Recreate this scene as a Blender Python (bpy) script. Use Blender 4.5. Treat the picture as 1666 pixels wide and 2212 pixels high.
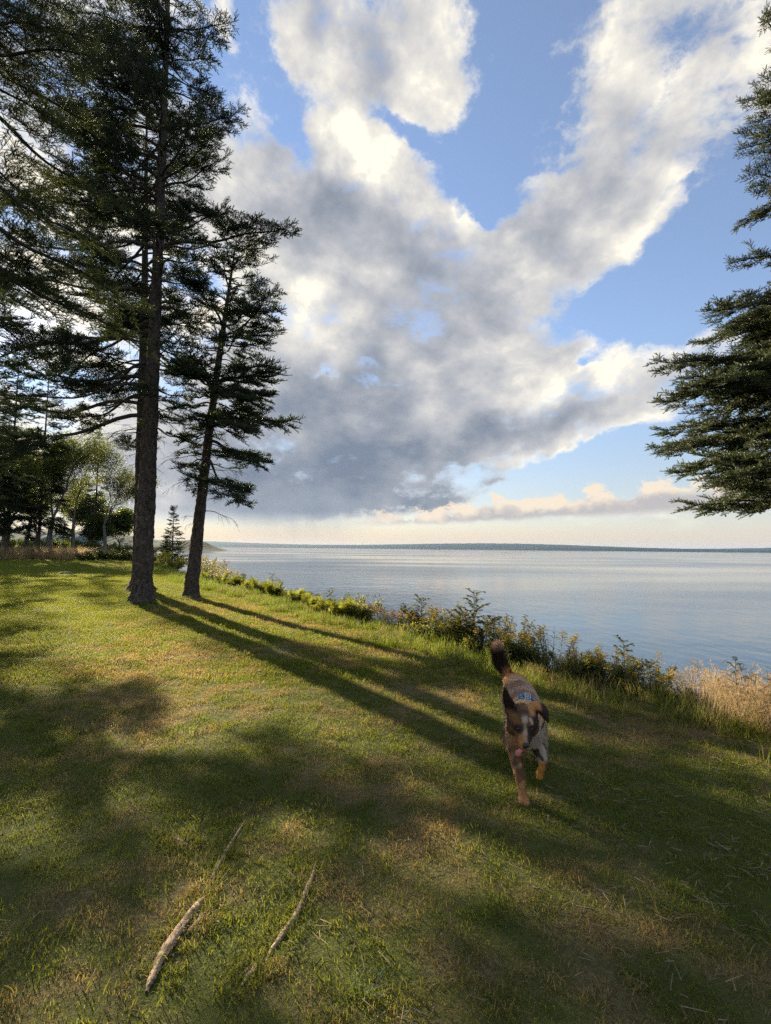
import bpy, bmesh, math, random
import numpy as np
from mathutils import Vector, Matrix, Euler, noise as mnoise

for _o in list(bpy.data.objects):
    bpy.data.objects.remove(_o)
scene = bpy.context.scene
COL = scene.collection
R = math.radians
PI = math.pi

# ------------------------------------------------------------------ camera
EYE = Vector((0.0, 0.0, 1.50))
cam_data = bpy.data.cameras.new('camera')
cam = bpy.data.objects.new('camera', cam_data)
COL.objects.link(cam)
cam_data.sensor_fit = 'VERTICAL'
cam_data.sensor_height = 36.0
cam_data.lens = 1050.0 / 2212.0 * 36.0
cam_data.clip_start = 0.05
cam_data.clip_end = 60000.0
cam.matrix_world = Matrix.Translation(EYE) @ Matrix.Rotation(R(90 + 4.2), 4, 'X') @ Matrix.Rotation(R(0.57), 4, 'Z')
scene.camera = cam

# ------------------------------------------------------------------ light and exposure
SUN_AZ = R(-38.0)       # measured from +Y, negative to the left of the view
SUN_EL = R(21.0)
SUN_DIR = Vector((math.sin(SUN_AZ) * math.cos(SUN_EL), math.cos(SUN_AZ) * math.cos(SUN_EL), math.sin(SUN_EL)))
sun_data = bpy.data.lights.new('sun', 'SUN')
sun_data.energy = 4.5
sun_data.angle = R(0.53)
sun_data.color = (1.0, 0.85, 0.58)
sun = bpy.data.objects.new('sun', sun_data)
COL.objects.link(sun)
sun.location = (-30, 40, 30)
sun.rotation_euler = SUN_DIR.to_track_quat('Z', 'Y').to_euler()

scene.view_settings.view_transform = 'Standard'
scene.view_settings.look = 'None'
scene.view_settings.gamma = 1.0
scene.view_settings.use_curve_mapping = False
EXPOSURE = 1.80
scene.view_settings.exposure = EXPOSURE
scene.render.engine = 'CYCLES'
cy = scene.cycles
cy.use_denoising = False
try:
    cy.denoiser = 'OPENIMAGEDENOISE'
    cy.denoising_input_passes = 'RGB_ALBEDO_NORMAL'
except Exception:
    pass
cy.max_bounces = 6
cy.diffuse_bounces = 3
cy.glossy_bounces = 2
cy.transmission_bounces = 4
cy.transparent_max_bounces = 4
cy.volume_bounces = 0
cy.sample_clamp_indirect = 1.2
cy.sample_clamp_direct = 2.0
cy.caustics_reflective = False
cy.caustics_refractive = False

# ------------------------------------------------------------------ world: blue sky with broken cloud
world = bpy.data.worlds.new('World')
scene.world = world
world.use_nodes = True
try:
    world.cycles.sampling_method = 'MANUAL'
    world.cycles.sample_map_resolution = 1024
except Exception:
    pass


class NT:
    """A thin wrapper that builds shader nodes by calls."""
    def __init__(self, tree):
        self.t = tree

    def n(self, kind, **props):
        nd = self.t.nodes.new(kind)
        for k, v in props.items():
            setattr(nd, k, v)
        return nd

    def put(self, sock, v):
        if v is None:
            return
        if isinstance(v, bpy.types.NodeSocket):
            self.t.links.new(v, sock)
        else:
            sock.default_value = v

    def m(self, op, a, b=None, c=None, clamp=False):
        nd = self.n('ShaderNodeMath', operation=op, use_clamp=clamp)
        for s, v in zip(nd.inputs, (a, b, c)):
            self.put(s, v)
        return nd.outputs[0]

    def vm(self, op, a, b=None, out=0):
        nd = self.n('ShaderNodeVectorMath', operation=op)
        self.put(nd.inputs[0], a)
        self.put(nd.inputs[1], b)
        return nd.outputs[out]

    def scale(self, v, f):
        nd = self.n('ShaderNodeVectorMath', operation='SCALE')
        self.put(nd.inputs[0], v)
        self.put(nd.inputs['Scale'], f)
        return nd.outputs[0]

    def noise(self, vec, scale, detail=4, rough=0.5, lac=2.0, dist=0.0, out='Fac', dims='3D'):
        nd = self.n('ShaderNodeTexNoise', noise_dimensions=dims)
        self.put(nd.inputs['Vector'], vec)
        nd.inputs['Scale'].default_value = scale
        nd.inputs['Detail'].default_value = detail
        nd.inputs['Roughness'].default_value = rough
        nd.inputs['Lacunarity'].default_value = lac
        nd.inputs['Distortion'].default_value = dist
        return nd.outputs[out]

    def ramp(self, v, lo, hi, a=0.0, b=1.0, smooth=True):
        nd = self.n('ShaderNodeMapRange', interpolation_type='SMOOTHSTEP' if smooth else 'LINEAR', clamp=True)
        for i, x in enumerate((v, lo, hi, a, b)):
            self.put(nd.inputs[i], x)
        return nd.outputs[0]

    def mix(self, f, a, b):
        nd = self.n('ShaderNodeMix', data_type='RGBA', clamp_factor=True)
        self.put(nd.inputs[0], f)
        self.put(nd.inputs[6], a if not isinstance(a, tuple) else (*a[:3], 1.0))
        self.put(nd.inputs[7], b if not isinstance(b, tuple) else (*b[:3], 1.0))
        return nd.outputs[2]

    def mapping(self, vec, loc=(0, 0, 0), rot=(0, 0, 0), sc=(1, 1, 1), kind='POINT'):
        nd = self.n('ShaderNodeMapping', vector_type=kind)
        self.put(nd.inputs['Vector'], vec)
        nd.inputs['Location'].default_value = loc
        nd.inputs['Rotation'].default_value = rot
        nd.inputs['Scale'].default_value = sc
        return nd.outputs[0]

    def comb(self, x, y, z=0.0):
        nd = self.n('ShaderNodeCombineXYZ')
        for s, v in zip(nd.inputs, (x, y, z)):
            self.put(s, v)
        return nd.outputs[0]

    def sep(self, v):
        nd = self.n('ShaderNodeSeparateXYZ')
        self.put(nd.inputs[0], v)
        return nd.outputs

    def after(self, vec, fac):
        """The same vector, worked out only once fac is known (keeps few values alive at a time)."""
        nd = self.n('ShaderNodeVectorMath', operation='MULTIPLY_ADD')
        self.put(nd.inputs[0], fac)
        nd.inputs[1].default_value = (1e-20, 1e-20, 1e-20)
        self.put(nd.inputs[2], vec)
        return nd.outputs[0]

    def link(self, a, b):
        self.t.links.new(a, b)


def sky_dir(px, py):
    """The compass direction and height of a cloud, from where it is seen in the sky (azimuth, elevation)."""
    v = cam.matrix_world.to_3x3() @ Vector((px - 833.0, 1106.0 - py, -1050.0))
    v.normalize()
    return math.atan2(v.x, v.y), math.asin(v.z)


# cloud masses: seen at (x, y), half-widths, tilt in degrees (anticlockwise), weight
MASSES = [
    (870, 620, 300, 250, 40, 1.15), (740, 470, 140, 110, 0, 0.65), (1040, 640, 180, 150, 40, 0.6), (640, 720, 160, 250, 0, 0.6),
    (740, 850, 330, 170, 10, 0.8), (690, 1000, 330, 95, 8, 1.0), (560, 1085, 260, 55, 5, 0.8), (900, 930, 260, 90, 12, 0.6),
    (1130, 885, 250, 75, 14, 1.05), (1340, 830, 190, 78, 14, 1.15), (1180, 800, 120, 50, 30, 0.6), (1230, 770, 120, 45, 25, 0.4), (1500, 790, 110, 40, 35, 0.5), (1180, 965, 120, 18, 15, 0.3),
    (200, 1000, 300, 120, 0, 0.7), (480, 900, 160, 160, 0, 0.5),
    (870, 140, 135, 120, 50, 0.95), (985, 215, 90, 60, 0, 0.55), (735, 250, 60, 120, 15, 0.6), (790, 360, 80, 60, -30, 0.6), (690, 20, 110, 90, 0, 0.35),
    (560, 330, 130, 230, 25, 0.62), (470, 30, 60, 22, -60, 0.7), (640, 120, 80, 80, 0, 0.25), (400, 480, 200, 240, 0, 0.55), (250, 200, 250, 300, 0, 0.3),
    (935, 390, 60, 50, 50, 0.55), (1010, 470, 130, 40, -20, 0.6), (1130, 480, 110, 90, 50, 0.5),
    (1280, 380, 130, 200, -35, 0.75), (1450, 330, 90, 200, -40, 0.55), (1500, 90, 220, 140, 30, 0.6), (1330, 130, 90, 160, -35, 0.45), (1620, 250, 120, 160, -30, 0.5),
    (1250, 560, 90, 130, -35, 0.7), (1330, 500, 75, 22, 45, 0.6), (1385, 530, 60, 14, 30, 0.5), (1180, 90, 60, 40, 40, 0.3), (1085, 225, 70, 16, 10, 0.5),
    (1385, 730, 28, 14, 0, 0.5), (370, 1060, 70, 60, 0, 0.9), (1075, 1030, 34, 18, 10, 0.75), (1135, 1025, 40, 12, 10, 0.7), (965, 1060, 70, 14, 5, 0.8), (1225, 1064, 40, 8, 15, 0.65),
    (-200, 600, 500, 500, 0, 0.4), (2100, 300, 350, 300, 0, 0.5), (2300, 900, 400, 160, 0, 0.5),
]
HOLES = [
    (985, 385, 125, 85, -15, 1.5), (850, 275, 80, 32, -10, 1.3), (1060, 320, 80, 80, 0, 1.1), (1090, 110, 85, 170, -20, 1.05), (1180, 200, 55, 100, -30, 0.6),
    (590, 190, 170, 46, -54, 0.95), (500, 120, 60, 90, 20, 0.7), (650, 285, 60, 28, -55, 0.5), (1440, 640, 180, 120, 45, 1.6), (1560, 560, 190, 130, 0, 1.4), (1270, 670, 90, 75, 45, 0.9), (1440, 205, 120, 30, 55, 0.75), (1345, 330, 110, 34, 55, 0.65), (1300, 430, 60, 20, 50, 0.4),
    (708, 795, 34, 18, 10, 1.4), (898, 488, 30, 16, 40, 1.2), (1255, 795, 38, 12, 25, 1.0), (1140, 560, 50, 14, 50, 0.6), (1120, 640, 40, 20, 50, 0.8), (1300, 1010, 240, 55, 10, 1.2), (1500, 960, 210, 66, 14, 1.2),
    (1500, 710, 150, 50, 20, 0.8), (700, 60, 24, 70, 20, 0.4),
]
SHADE = [   # where the cloud is deep and grey
    (470, 1010, 230, 110, 0, 0.6), (700, 860, 200, 60, 10, 0.3),
    (720, 440, 110, 75, 0, 0.9), (820, 530, 170, 110, 30, 0.5), (1010, 620, 170, 90, 45, 0.8), (900, 720, 130, 150, 40, 0.35), (740, 940, 330, 120, 5, 0.85), (600, 1060, 330, 90, 5, 0.95), (1000, 950, 230, 45, 12, 0.7),
    (1230, 905, 200, 26, 15, 0.6), (1075, 1030, 60, 28, 10, 0.9), (960, 1055, 110, 22, 10, 0.8), (1225, 1064, 60, 15, 15, 1.0), (850, 190, 70, 55, 0, 0.3), (560, 430, 180, 200, 0, 0.3), (640, 560, 60, 60, 0, 0.4), (1420, 360, 110, 130, 30, 0.2),
    (640, 850, 160, 110, 0, 0.45), (1390, 50, 120, 80, 0, 0.2),
]
GLOW = [    # where the sun comes through or strikes
    (672, 640, 48, 38, 40, 1.0), (600, 560, 110, 70, 0, 0.5), (752, 690, 70, 34, 45, 0.6), (890, 410, 130, 36, -25, 0.7), (730, 190, 40, 110, 5, 0.6), (940, 140, 120, 80, 0, 0.45), (800, 380, 70, 35, -30, 0.55), (960, 230, 90, 35, 0, 0.4), (470, 20, 60, 50, 0, 0.6),
    (1270, 800, 210, 42, 16, 0.95), (1330, 850, 120, 24, 16, 0.4), (1130, 880, 140, 26, 18, 0.35), (1470, 330, 70, 130, -40, 0.4), (1350, 490, 70, 40, 40, 0.5), (370, 1060, 60, 40, 0, 0.7), (860, 810, 80, 40, 40, 0.35), (1170, 590, 30, 120, -30, 0.3), (1180, 975, 130, 12, 15, 0.5), (990, 795, 60, 40, 30, 0.25),
]


AZ0, AZ1, EL0, EL1 = -0.86, 0.86, -0.02, 0.90


def field_group(name, lists, rank):
    """A node group for a sum of soft-edged masses over the sky (azimuth, elevation), held as
    a few products of one curve across the sky and one curve up it."""
    na, ne = 129, 97
    A = np.linspace(AZ0, AZ1, na)[:, None]
    E = np.linspace(EL0, EL1, ne)[None, :]
    M = np.zeros((na, ne))
    for sign, blobs in lists:
        for (x, y, rx, ry, rot, w) in blobs:
            az, el = sky_dir(x, y)
            f = math.cos(math.hypot(az, el * 0.6)) ** 1.2 / 1050.0      # the same span looks narrower away from the middle
            c, s = math.cos(R(rot)), math.sin(R(rot))
            p = (c * (A - az) + s * (E - el)) / max(0.016, rx * f / math.cos(el))
            q = (-s * (A - az) + c * (E - el)) / max(0.011, ry * f)
            M += sign * w * np.exp(-p * p - q * q)
    U, S, Vt = np.linalg.svd(M, full_matrices=False)
    g = bpy.data.node_groups.new(name, 'ShaderNodeTree')
    g.interface.new_socket('Place', in_out='INPUT', socket_type='NodeSocketVector')
    g.interface.new_socket('Value', in_out='OUTPUT', socket_type='NodeSocketFloat')
    k = NT(g)
    gi, go = k.n('NodeGroupInput'), k.n('NodeGroupOutput')
    px, py, _z = k.sep(gi.outputs[0])
    pu = k.m('DIVIDE', k.m('SUBTRACT', px, AZ0), AZ1 - AZ0, clamp=True)
    pv = k.m('DIVIDE', k.m('SUBTRACT', py, EL0), EL1 - EL0, clamp=True)
    uu, vv = k.comb(pu, pu, pu), k.comb(pv, pv, pv)

    def curves(src, cols):
        """Three curves of one value; the node keeps values within 0..1, so the span is put back after it."""
        nd = k.n('ShaderNodeRGBCurve')
        mp = nd.mapping
        mp.extend = 'HORIZONTAL'
        lo, sp = [0, 0, 0], [1, 1, 1]
        for ch in range(3):
            col = cols[ch] if ch < len(cols) else np.zeros(na)
            lo[ch] = float(col.min())
            sp[ch] = float(max(1e-6, col.max() - col.min()))
            val = (col - lo[ch]) / sp[ch]
            cv = mp.curves[ch]
            cv.points[0].location = (0.0, float(val[0]))
            cv.points[1].location = (1.0, float(val[-1]))
            for i in range(1, len(val) - 1):
                cv.points.new(i / (len(val) - 1), float(val[i]))
        mp.update()
        k.link(src, nd.inputs['Color'])
        ma = k.n('ShaderNodeVectorMath', operation='MULTIPLY_ADD')
        k.link(nd.outputs[0], ma.inputs[0])
        ma.inputs[1].default_value = sp
        ma.inputs[2].default_value = lo
        return ma.outputs[0]
    total = None
    for i in range(0, rank, 3):
        rs = [math.sqrt(S[j]) for j in range(i, i + 3)]
        a_ = curves(uu, [U[:, i + j] * rs[j] for j in range(3)])
        b_ = curves(vv, [Vt[i + j] * rs[j] for j in range(3)])
        d_ = k.vm('DOT_PRODUCT', a_, b_, 1)
        total = d_ if total is None else k.m('ADD', total, d_)
    k.link(total, go.inputs[0])
    return g


def build_world():
    k = NT(world.node_tree)
    k.t.nodes.clear()
    out = k.n('ShaderNodeOutputWorld')
    bg = k.n('ShaderNodeBackground')
    k.link(bg.outputs[0], out.inputs[0])
    d = k.n('ShaderNodeTexCoord').outputs['Generated']
    x, y, z = k.sep(d)
    az = k.m('ARCTAN2', x, y)
    el = k.m('ARCSINE', z)
    st = k.comb(az, el)
    sky = k.n('ShaderNodeTexSky', sky_type='NISHITA', sun_disc=False, sun_elevation=SUN_EL, sun_rotation=SUN_AZ,
              air_density=1.0, dust_density=0.0, ozone_density=2.5, altitude=20.0)
    blue = k.vm('MULTIPLY', k.scale(sky.outputs[0], SKY_STRENGTH), (1.28, 1.22, 1.24))
    blue = k.scale(blue, k.ramp(el, 0.02, 0.42, 0.66, 1.0))
    blue = k.mix(0.10, blue, tuple(CLOUD_GAIN * v for v in (0.86, 0.88, 0.92)))
    # cloud sheet coordinates: drawn out along the wind, which blows away to the left of the view
    zz = k.m('ADD', k.m('MAXIMUM', z, 0.0), 0.16)
    sheet = k.mapping(k.comb(k.m('DIVIDE', x, zz), k.m('DIVIDE', y, zz)), (0, 0, 0), (0, 0, R(-24)), (1.25, 0.62, 1.0))
    warp = k.vm('SUBTRACT', k.noise(sheet, 1.1, 3, 0.62, out='Color'), (0.5, 0.5, 0.5))
    fine = k.vm('SUBTRACT', k.noise(st, 6.0, 7, 0.62, out='Color'), (0.5, 0.5, 0.5))
    st_w = k.vm('ADD', st, k.vm('ADD', k.scale(warp, 0.13), k.scale(fine, 0.14)))
    masses = field_group('cloud_masses', ((1, MASSES), (-1, HOLES)), 18)
    shade = field_group('cloud_depth', ((1, SHADE),), 12)
    glow = field_group('cloud_glow', ((1, GLOW),), 15)

    def grp(g, v):
        nd = k.n('ShaderNodeGroup')
        nd.node_tree = g
        k.link(v, nd.inputs[0])
        return nd.outputs[0]
    big = k.noise(sheet, 2.1, 5, 0.60)
    fluffs = k.noise(k.mapping(st, (3, 1, 0), (0, 0, R(38)), (0.8, 1.15, 1)), 9.0, 11, 0.64)
    # the same puffs a little nearer the sun, so that each gets a bright and a grey side
    to_sun = k.vm('NORMALIZE', k.vm('SUBTRACT', (SUN_AZ, SUN_EL, 0.0), st))
    st_s = k.vm('ADD', st, k.scale(to_sun, 0.022))
    fluffs_s = k.noise(k.mapping(st_s, (3, 1, 0), (0, 0, R(38)), (0.8, 1.15, 1)), 8.0, 4, 0.50)
    relief = k.m('SUBTRACT', fluffs, fluffs_s)
    heap_a = k.noise(k.mapping(st, (7, 2, 0), (0, 0, R(35)), (0.85, 1.2, 1)), 4.2, 10, 0.56)
    heap_b = k.noise(k.mapping(k.vm('ADD', st, k.scale(to_sun, 0.05)), (7, 2, 0), (0, 0, R(35)), (0.85, 1.2, 1)), 4.2, 4, 0.50)
    relief = k.m('MULTIPLY_ADD', k.m('SUBTRACT', heap_a, heap_b), 1.3, k.m('MULTIPLY', relief, 0.55))
    mass = k.m('MINIMUM', k.m('MULTIPLY', grp(masses, st_w), 0.75), 0.95)
    dens = k.m('ADD', k.m('MULTIPLY_ADD', k.m('SUBTRACT', big, 0.5), 1.3, mass), k.m('MULTIPLY', k.m('SUBTRACT', fluffs, 0.5), 2.3))
    # fair-weather row along the horizon
    low_n = k.noise(k.mapping(st, (0, 0, 0), (0, 0, 0), (1.0, 1.25, 1)), 21.0, 9, 0.60, dist=0.3)
    row_n = k.noise(k.comb(az, 0.0), 7.0, 3, 0.5)
    top = k.m('MULTIPLY_ADD', k.m('SUBTRACT', row_n, 0.5), 0.06, k.m('MULTIPLY_ADD', k.ramp(az, -0.2, 0.65), 0.052, 0.068))
    low = k.m('MULTIPLY', k.ramp(k.m('ADD', k.m('SUBTRACT', top, el), k.m('MULTIPLY', k.m('SUBTRACT', low_n, 0.5), 0.125)), -0.002, 0.010),
              k.ramp(k.m('MULTIPLY_ADD', k.m('SUBTRACT', low_n, 0.5), 0.02, el), k.m('MULTIPLY_ADD', k.ramp(az, -0.1, 0.6), 0.024, 0.040), k.m('MULTIPLY_ADD', k.ramp(az, -0.1, 0.6), 0.026, 0.052)))
    low = k.m('MULTIPLY', low, k.ramp(az, -0.12, 0.05))
    dens = k.m('MULTIPLY_ADD', k.m('SUBTRACT', heap_a, 0.5), 1.3, dens)
    streak = k.noise(k.mapping(k.vm('ADD', st, k.scale(fine, 0.10)), (2, 5, 0), (0, 0, R(-48)), (0.36, 1.7, 1)), 8.0, 11, 0.66)
    dens = k.m('MULTIPLY_ADD', k.m('SUBTRACT', streak, 0.5), 2.5, dens)
    cover = k.ramp(dens, -0.04, 0.80)
    thick = k.ramp(dens, 0.4, 1.4)
    # sunlit parts and grey parts
    sh = k.m('MULTIPLY_ADD', grp(shade, k.after(st_w, dens)), 0.38, k.m('MULTIPLY', thick, 0.12))
    sh = k.m('MULTIPLY_ADD', k.m('SUBTRACT', k.noise(sheet, 3.1, 5, 0.58), 0.5), k.ramp(el, 0.04, 0.30, 0.12, 0.40), sh)
    gl = grp(glow, k.after(st_w, sh))
    lit = k.m('SUBTRACT', k.m('ADD', 0.715, k.m('MULTIPLY', gl, 0.44)), sh)
    lit = k.m('MULTIPLY_ADD', k.m('MULTIPLY', k.m('SUBTRACT', streak, 0.5), k.ramp(el, 0.04, 0.30, 0.35, 1.0)), 0.9, lit)
    lit = k.m('MULTIPLY_ADD', k.m('MULTIPLY', relief, k.ramp(el, 0.04, 0.30, 0.45, 1.0)), 1.45, lit)
    lit = k.m('MULTIPLY_ADD', k.ramp(dens, 0.75, 0.15), 0.22, lit)          # thin edges let the sun through
    lit = k.m('MULTIPLY_ADD', k.m('SUBTRACT', fluffs, 0.5), 0.25, lit)
    lit = k.m('MULTIPLY_ADD', k.ramp(k.vm('DISTANCE', st, (SUN_AZ, SUN_EL, 0.0), 1), 0.75, 0.05), 0.22, lit)
    cr = k.n('ShaderNodeValToRGB')
    k.link(lit, cr.inputs[0])
    stops = [(0.0, (0.235, 0.285, 0.375)), (0.25, (0.375, 0.41, 0.475)), (0.50, (0.54, 0.555, 0.60)), (0.74, (0.76, 0.75, 0.735)), (0.92, (0.99, 0.95, 0.86)), (1.0, (1.22, 1.13, 0.95))]
    e = cr.color_ramp.elements
    while len(e) < len(stops):
        e.new(0.5)
    for el_, (p, c) in zip(e, stops):
        el_.position = p
        el_.color = (*[v * 1.0 for v in c], 1)
    cloud = k.scale(cr.outputs[0], CLOUD_GAIN)
    # pale horizon, warm under the cloud on the sun's side
    hor = k.m('POWER', k.m('SUBTRACT', 1.0, k.m('MINIMUM', k.m('MAXIMUM', el, 0.0), 1.0)), 9.0)
    warm = k.mix(k.ramp(az, -0.45, 0.75), (1.0, 0.74, 0.47), (0.80, 0.69, 0.59))
    base = k.mix(k.m('MAXIMUM', k.m('MULTIPLY', hor, 0.80), k.ramp(el, 0.10, 0.0, 0.0, 0.96)), blue, k.scale(warm, CLOUD_GAIN))
    c1 = k.mix(k.m('MULTIPLY', cover, k.ramp(el, 0.028, 0.075)), base, cloud)
    # rain falling from the dark base
    sx = k.noise(k.comb(k.m('MULTIPLY_ADD', el, 0.12, az), k.m('MULTIPLY', el, 0.03)), 26.0, 4, 0.6)
    rain = k.m('MULTIPLY', k.ramp(k.vm('LENGTH', k.mapping(st, (*sky_dir(640, 1110), 0), (0, 0, 0), (0.20, 0.085, 1), 'TEXTURE'), None, 1), 1.0, 0.25),
               k.m('MULTIPLY_ADD', sx, 0.9, 0.1))
    c1 = k.mix(k.m('MULTIPLY', rain, 0.75), c1, k.scale(k.mix(k.ramp(el, 0.0, 0.07), (0.52, 0.50, 0.47), (0.36, 0.41, 0.49)), CLOUD_GAIN))
    lowlit = k.m('ADD', k.ramp(k.m('SUBTRACT', el, top), -0.045, 0.01), k.m('MULTIPLY', k.m('SUBTRACT', low_n, 0.45), 1.8))
    lowc = k.scale(k.mix(k.ramp(lowlit, 0.10, 0.80), (0.58, 0.55, 0.56), (1.05, 0.90, 0.70)), CLOUD_GAIN)
    c2 = k.mix(k.m('MULTIPLY', low, 0.95), c1, lowc)
    # the disc's glare behind thin cloud
    ang = k.m('ARCCOSINE', k.vm('DOT_PRODUCT', d, tuple(SUN_DIR), 1))
    gl2 = k.m('EXPONENT', k.m('MULTIPLY', k.m('POWER', k.m('DIVIDE', ang, 0.075), 2.0), -1.0))
    c3 = k.vm('ADD', c2, k.scale(k.mix(0.0, (0.9, 0.7, 0.42), (0, 0, 0)), k.m('MULTIPLY', gl2, CLOUD_GAIN)))
    # below the horizon: the same pale air
    c4 = k.mix(k.ramp(z, -0.03, -0.002), (0.10, 0.12, 0.14), c3)
    k.link(c4, bg.inputs[0])
    bg.inputs[1].default_value = 1.0


SKY_STRENGTH = 0.050
CLOUD_GAIN = 0.268
build_world()

# ------------------------------------------------------------------ helpers
rng = random.Random(7)
nrng = np.random.default_rng(7)


def material(name):
    m = bpy.data.materials.new(name)
    m.use_nodes = True
    m.node_tree.nodes.clear()
    k = NT(m.node_tree)
    k.out = k.n('ShaderNodeOutputMaterial')
    return m, k


def principled(k, color=(0.5, 0.5, 0.5), rough=0.8, normal=None, spec=0.3, **kw):
    p = k.n('ShaderNodeBsdfPrincipled')
    k.put(p.inputs['Base Color'], color if not isinstance(color, tuple) else (*color[:3], 1))
    k.put(p.inputs['Roughness'], rough)
    k.put(p.inputs['Specular IOR Level'], spec)
    if normal is not None:
        k.put(p.inputs['Normal'], normal)
    for a, b in kw.items():
        k.put(p.inputs[a], b)
    return p.outputs[0]


def bump(k, h, strength=0.5, dist=0.02):
    nd = k.n('ShaderNodeBump')
    nd.inputs['Strength'].default_value = strength
    nd.inputs['Distance'].default_value = dist
    k.put(nd.inputs['Height'], h)
    return nd.outputs[0]


def leafy(k, color, thru, share=0.45, rough=0.6, spec=0.25):
    """A thin leaf: light scatters off it and shines through it."""
    d = principled(k, color, rough, spec=spec)
    t = k.n('ShaderNodeBsdfTranslucent')
    k.put(t.inputs[0], thru if not isinstance(thru, tuple) else (*thru[:3], 1))
    mx = k.n('ShaderNodeMixShader')
    mx.inputs[0].default_value = share
    k.link(d, mx.inputs[1])
    k.link(t.outputs[0], mx.inputs[2])
    return mx.outputs[0]


class Acc:
    """Collects points and faces (each with a material slot) for one mesh."""
    def __init__(self):
        self.v, self.f, self.s = [], [], []
        self.n = 0

    def add(self, verts, faces, slot=0):
        self.v.extend(verts)
        b = self.n
        self.f.extend([tuple(i + b for i in q) for q in faces])
        self.s.extend([slot] * len(faces))
        self.n += len(verts)

    def tube(self, pts, radii, sides=6, slot=0, cap=True):
        pts = [Vector(p) for p in pts]
        n = len(pts)
        vs, fs = [], []
        up = Vector((0.31, 0.17, 0.93))
        for i, p in enumerate(pts):
            t = (pts[min(i + 1, n - 1)] - pts[max(i - 1, 0)])
            if t.length < 1e-9:
                t = Vector((0, 0, 1))
            t.normalize()
            a = t.cross(up)
            if a.length < 1e-3:
                a = t.cross(Vector((1, 0, 0)))
            a.normalize()
            b = t.cross(a)
            for j in range(sides):
                th = 2 * PI * j / sides
                vs.append(p + (a * math.cos(th) + b * math.sin(th)) * radii[i])
        for i in range(n - 1):
            for j in range(sides):
                fs.append((i * sides + j, i * sides + (j + 1) % sides, (i + 1) * sides + (j + 1) % sides, (i + 1) * sides + j))
        if cap:
            fs.append(tuple(range(sides))[::-1])
            fs.append(tuple((n - 1) * sides + j for j in range(sides)))
        self.add(vs, fs, slot)

    def mesh(self, name, mats, smooth=False):
        me = bpy.data.meshes.new(name)
        me.from_pydata([tuple(v) for v in self.v], [], self.f)
        for m in (mats if isinstance(mats, (list, tuple)) else [mats]):
            me.materials.append(m)
        me.polygons.foreach_set('material_index', self.s)
        if smooth:
            me.polygons.foreach_set('use_smooth', [True] * len(self.f))
        me.update()
        return me


def mesh_np(name, V, F, mats, smooth=False):
    """A mesh from numpy arrays of points and triangles."""
    me = bpy.data.meshes.new(name)
    F = np.asarray(F, dtype=np.int32)
    me.vertices.add(len(V))
    me.vertices.foreach_set('co', np.asarray(V, dtype=np.float32).ravel())
    me.loops.add(F.size)
    me.loops.foreach_set('vertex_index', F.ravel())
    me.polygons.add(len(F))
    me.polygons.foreach_set('loop_start', np.arange(0, F.size, F.shape[1], dtype=np.int32))
    for m in (mats if isinstance(mats, (list, tuple)) else [mats]):
        me.materials.append(m)
    me.update(calc_edges=True)
    if smooth:
        me.polygons.foreach_set('use_smooth', [True] * len(F))
    return me


def stamp(tv, tf, mats, dirs=None):
    """Copies of a template (points tv, faces tf) under many 3x4 matrices, as two arrays."""
    M = np.asarray(mats, dtype=np.float64)
    V = np.einsum('nij,kj->nki', M[:, :, :3], tv) + M[:, None, :, 3]
    F = tf[None, :, :] + (np.arange(len(M)) * len(tv))[:, None, None]
    return V.reshape(-1, 3), F.reshape(-1, tf.shape[1])


def frame(x_dir, up, origin, sx, sy=None, sz=None):
    """A 3x4 matrix whose x axis points along x_dir."""
    x = Vector(x_dir).normalized()
    y = Vector(up).cross(x)
    if y.length < 1e-4:
        y = Vector((0, 1, 0)).cross(x)
    y.normalize()
    z = x.cross(y)
    sy = sx if sy is None else sy
    sz = sy if sz is None else sz
    return [[x.x * sx, y.x * sy, z.x * sz, origin[0]], [x.y * sx, y.y * sy, z.y * sz, origin[1]], [x.z * sx, y.z * sy, z.z * sz, origin[2]]]


def obj(name, me, parent=None, loc=None, rot=None, sc=None):
    o = bpy.data.objects.new(name, me)
    COL.objects.link(o)
    if parent is not None:
        o.parent = parent
    if loc is not None:
        o.location = loc
    if rot is not None:
        o.rotation_euler = rot
    if sc is not None:
        o.scale = (sc, sc, sc) if isinstance(sc, (int, float)) else sc
    return o


def tag(o, label=None, cat=None, group=None, kind=None):
    for key, v in (('label', label), ('category', cat), ('group', group), ('kind', kind)):
        if v:
            o[key] = v
    return o


def thing(name, label, cat, loc, rotz=0.0, group=None):
    o = bpy.data.objects.new(name, None)
    COL.objects.link(o)
    o.location = loc
    o.rotation_euler = (0, 0, rotz)
    o.empty_display_size = 0.2
    return tag(o, label, cat, group)


# ------------------------------------------------------------------ the lie of the land
EDGE = [(-60, 13), (-30, 12), (-8, 9.5), (0, 6.2), (4.3, 3.35), (7.5, 1.2), (11, -1.15), (15.4, -4.0), (19.5, -7.2), (26, -10.6), (33, -14.4), (49, -24), (62, -33), (75, -42), (100, -62), (140, -100), (300, -270)]
WATER_Z = -10.0


def edge_x(y):
    y = np.asarray(y, dtype=float)
    return np.interp(y, [a for a, b in EDGE], [b for a, b in EDGE])


def wave(x, y, s, seed):
    """A cheap smooth noise for the lie of the land, about -1 to 1."""
    r = np.random.default_rng(seed)
    out = 0
    for i in range(7):
        a = r.uniform(0, 2 * PI)
        fr = s * r.uniform(0.6, 1.7)
        out = out + np.sin((x * math.cos(a) + y * math.sin(a)) * fr + r.uniform(0, 6.28))
    return out / 7 ** 0.5 / 1.2


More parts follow.
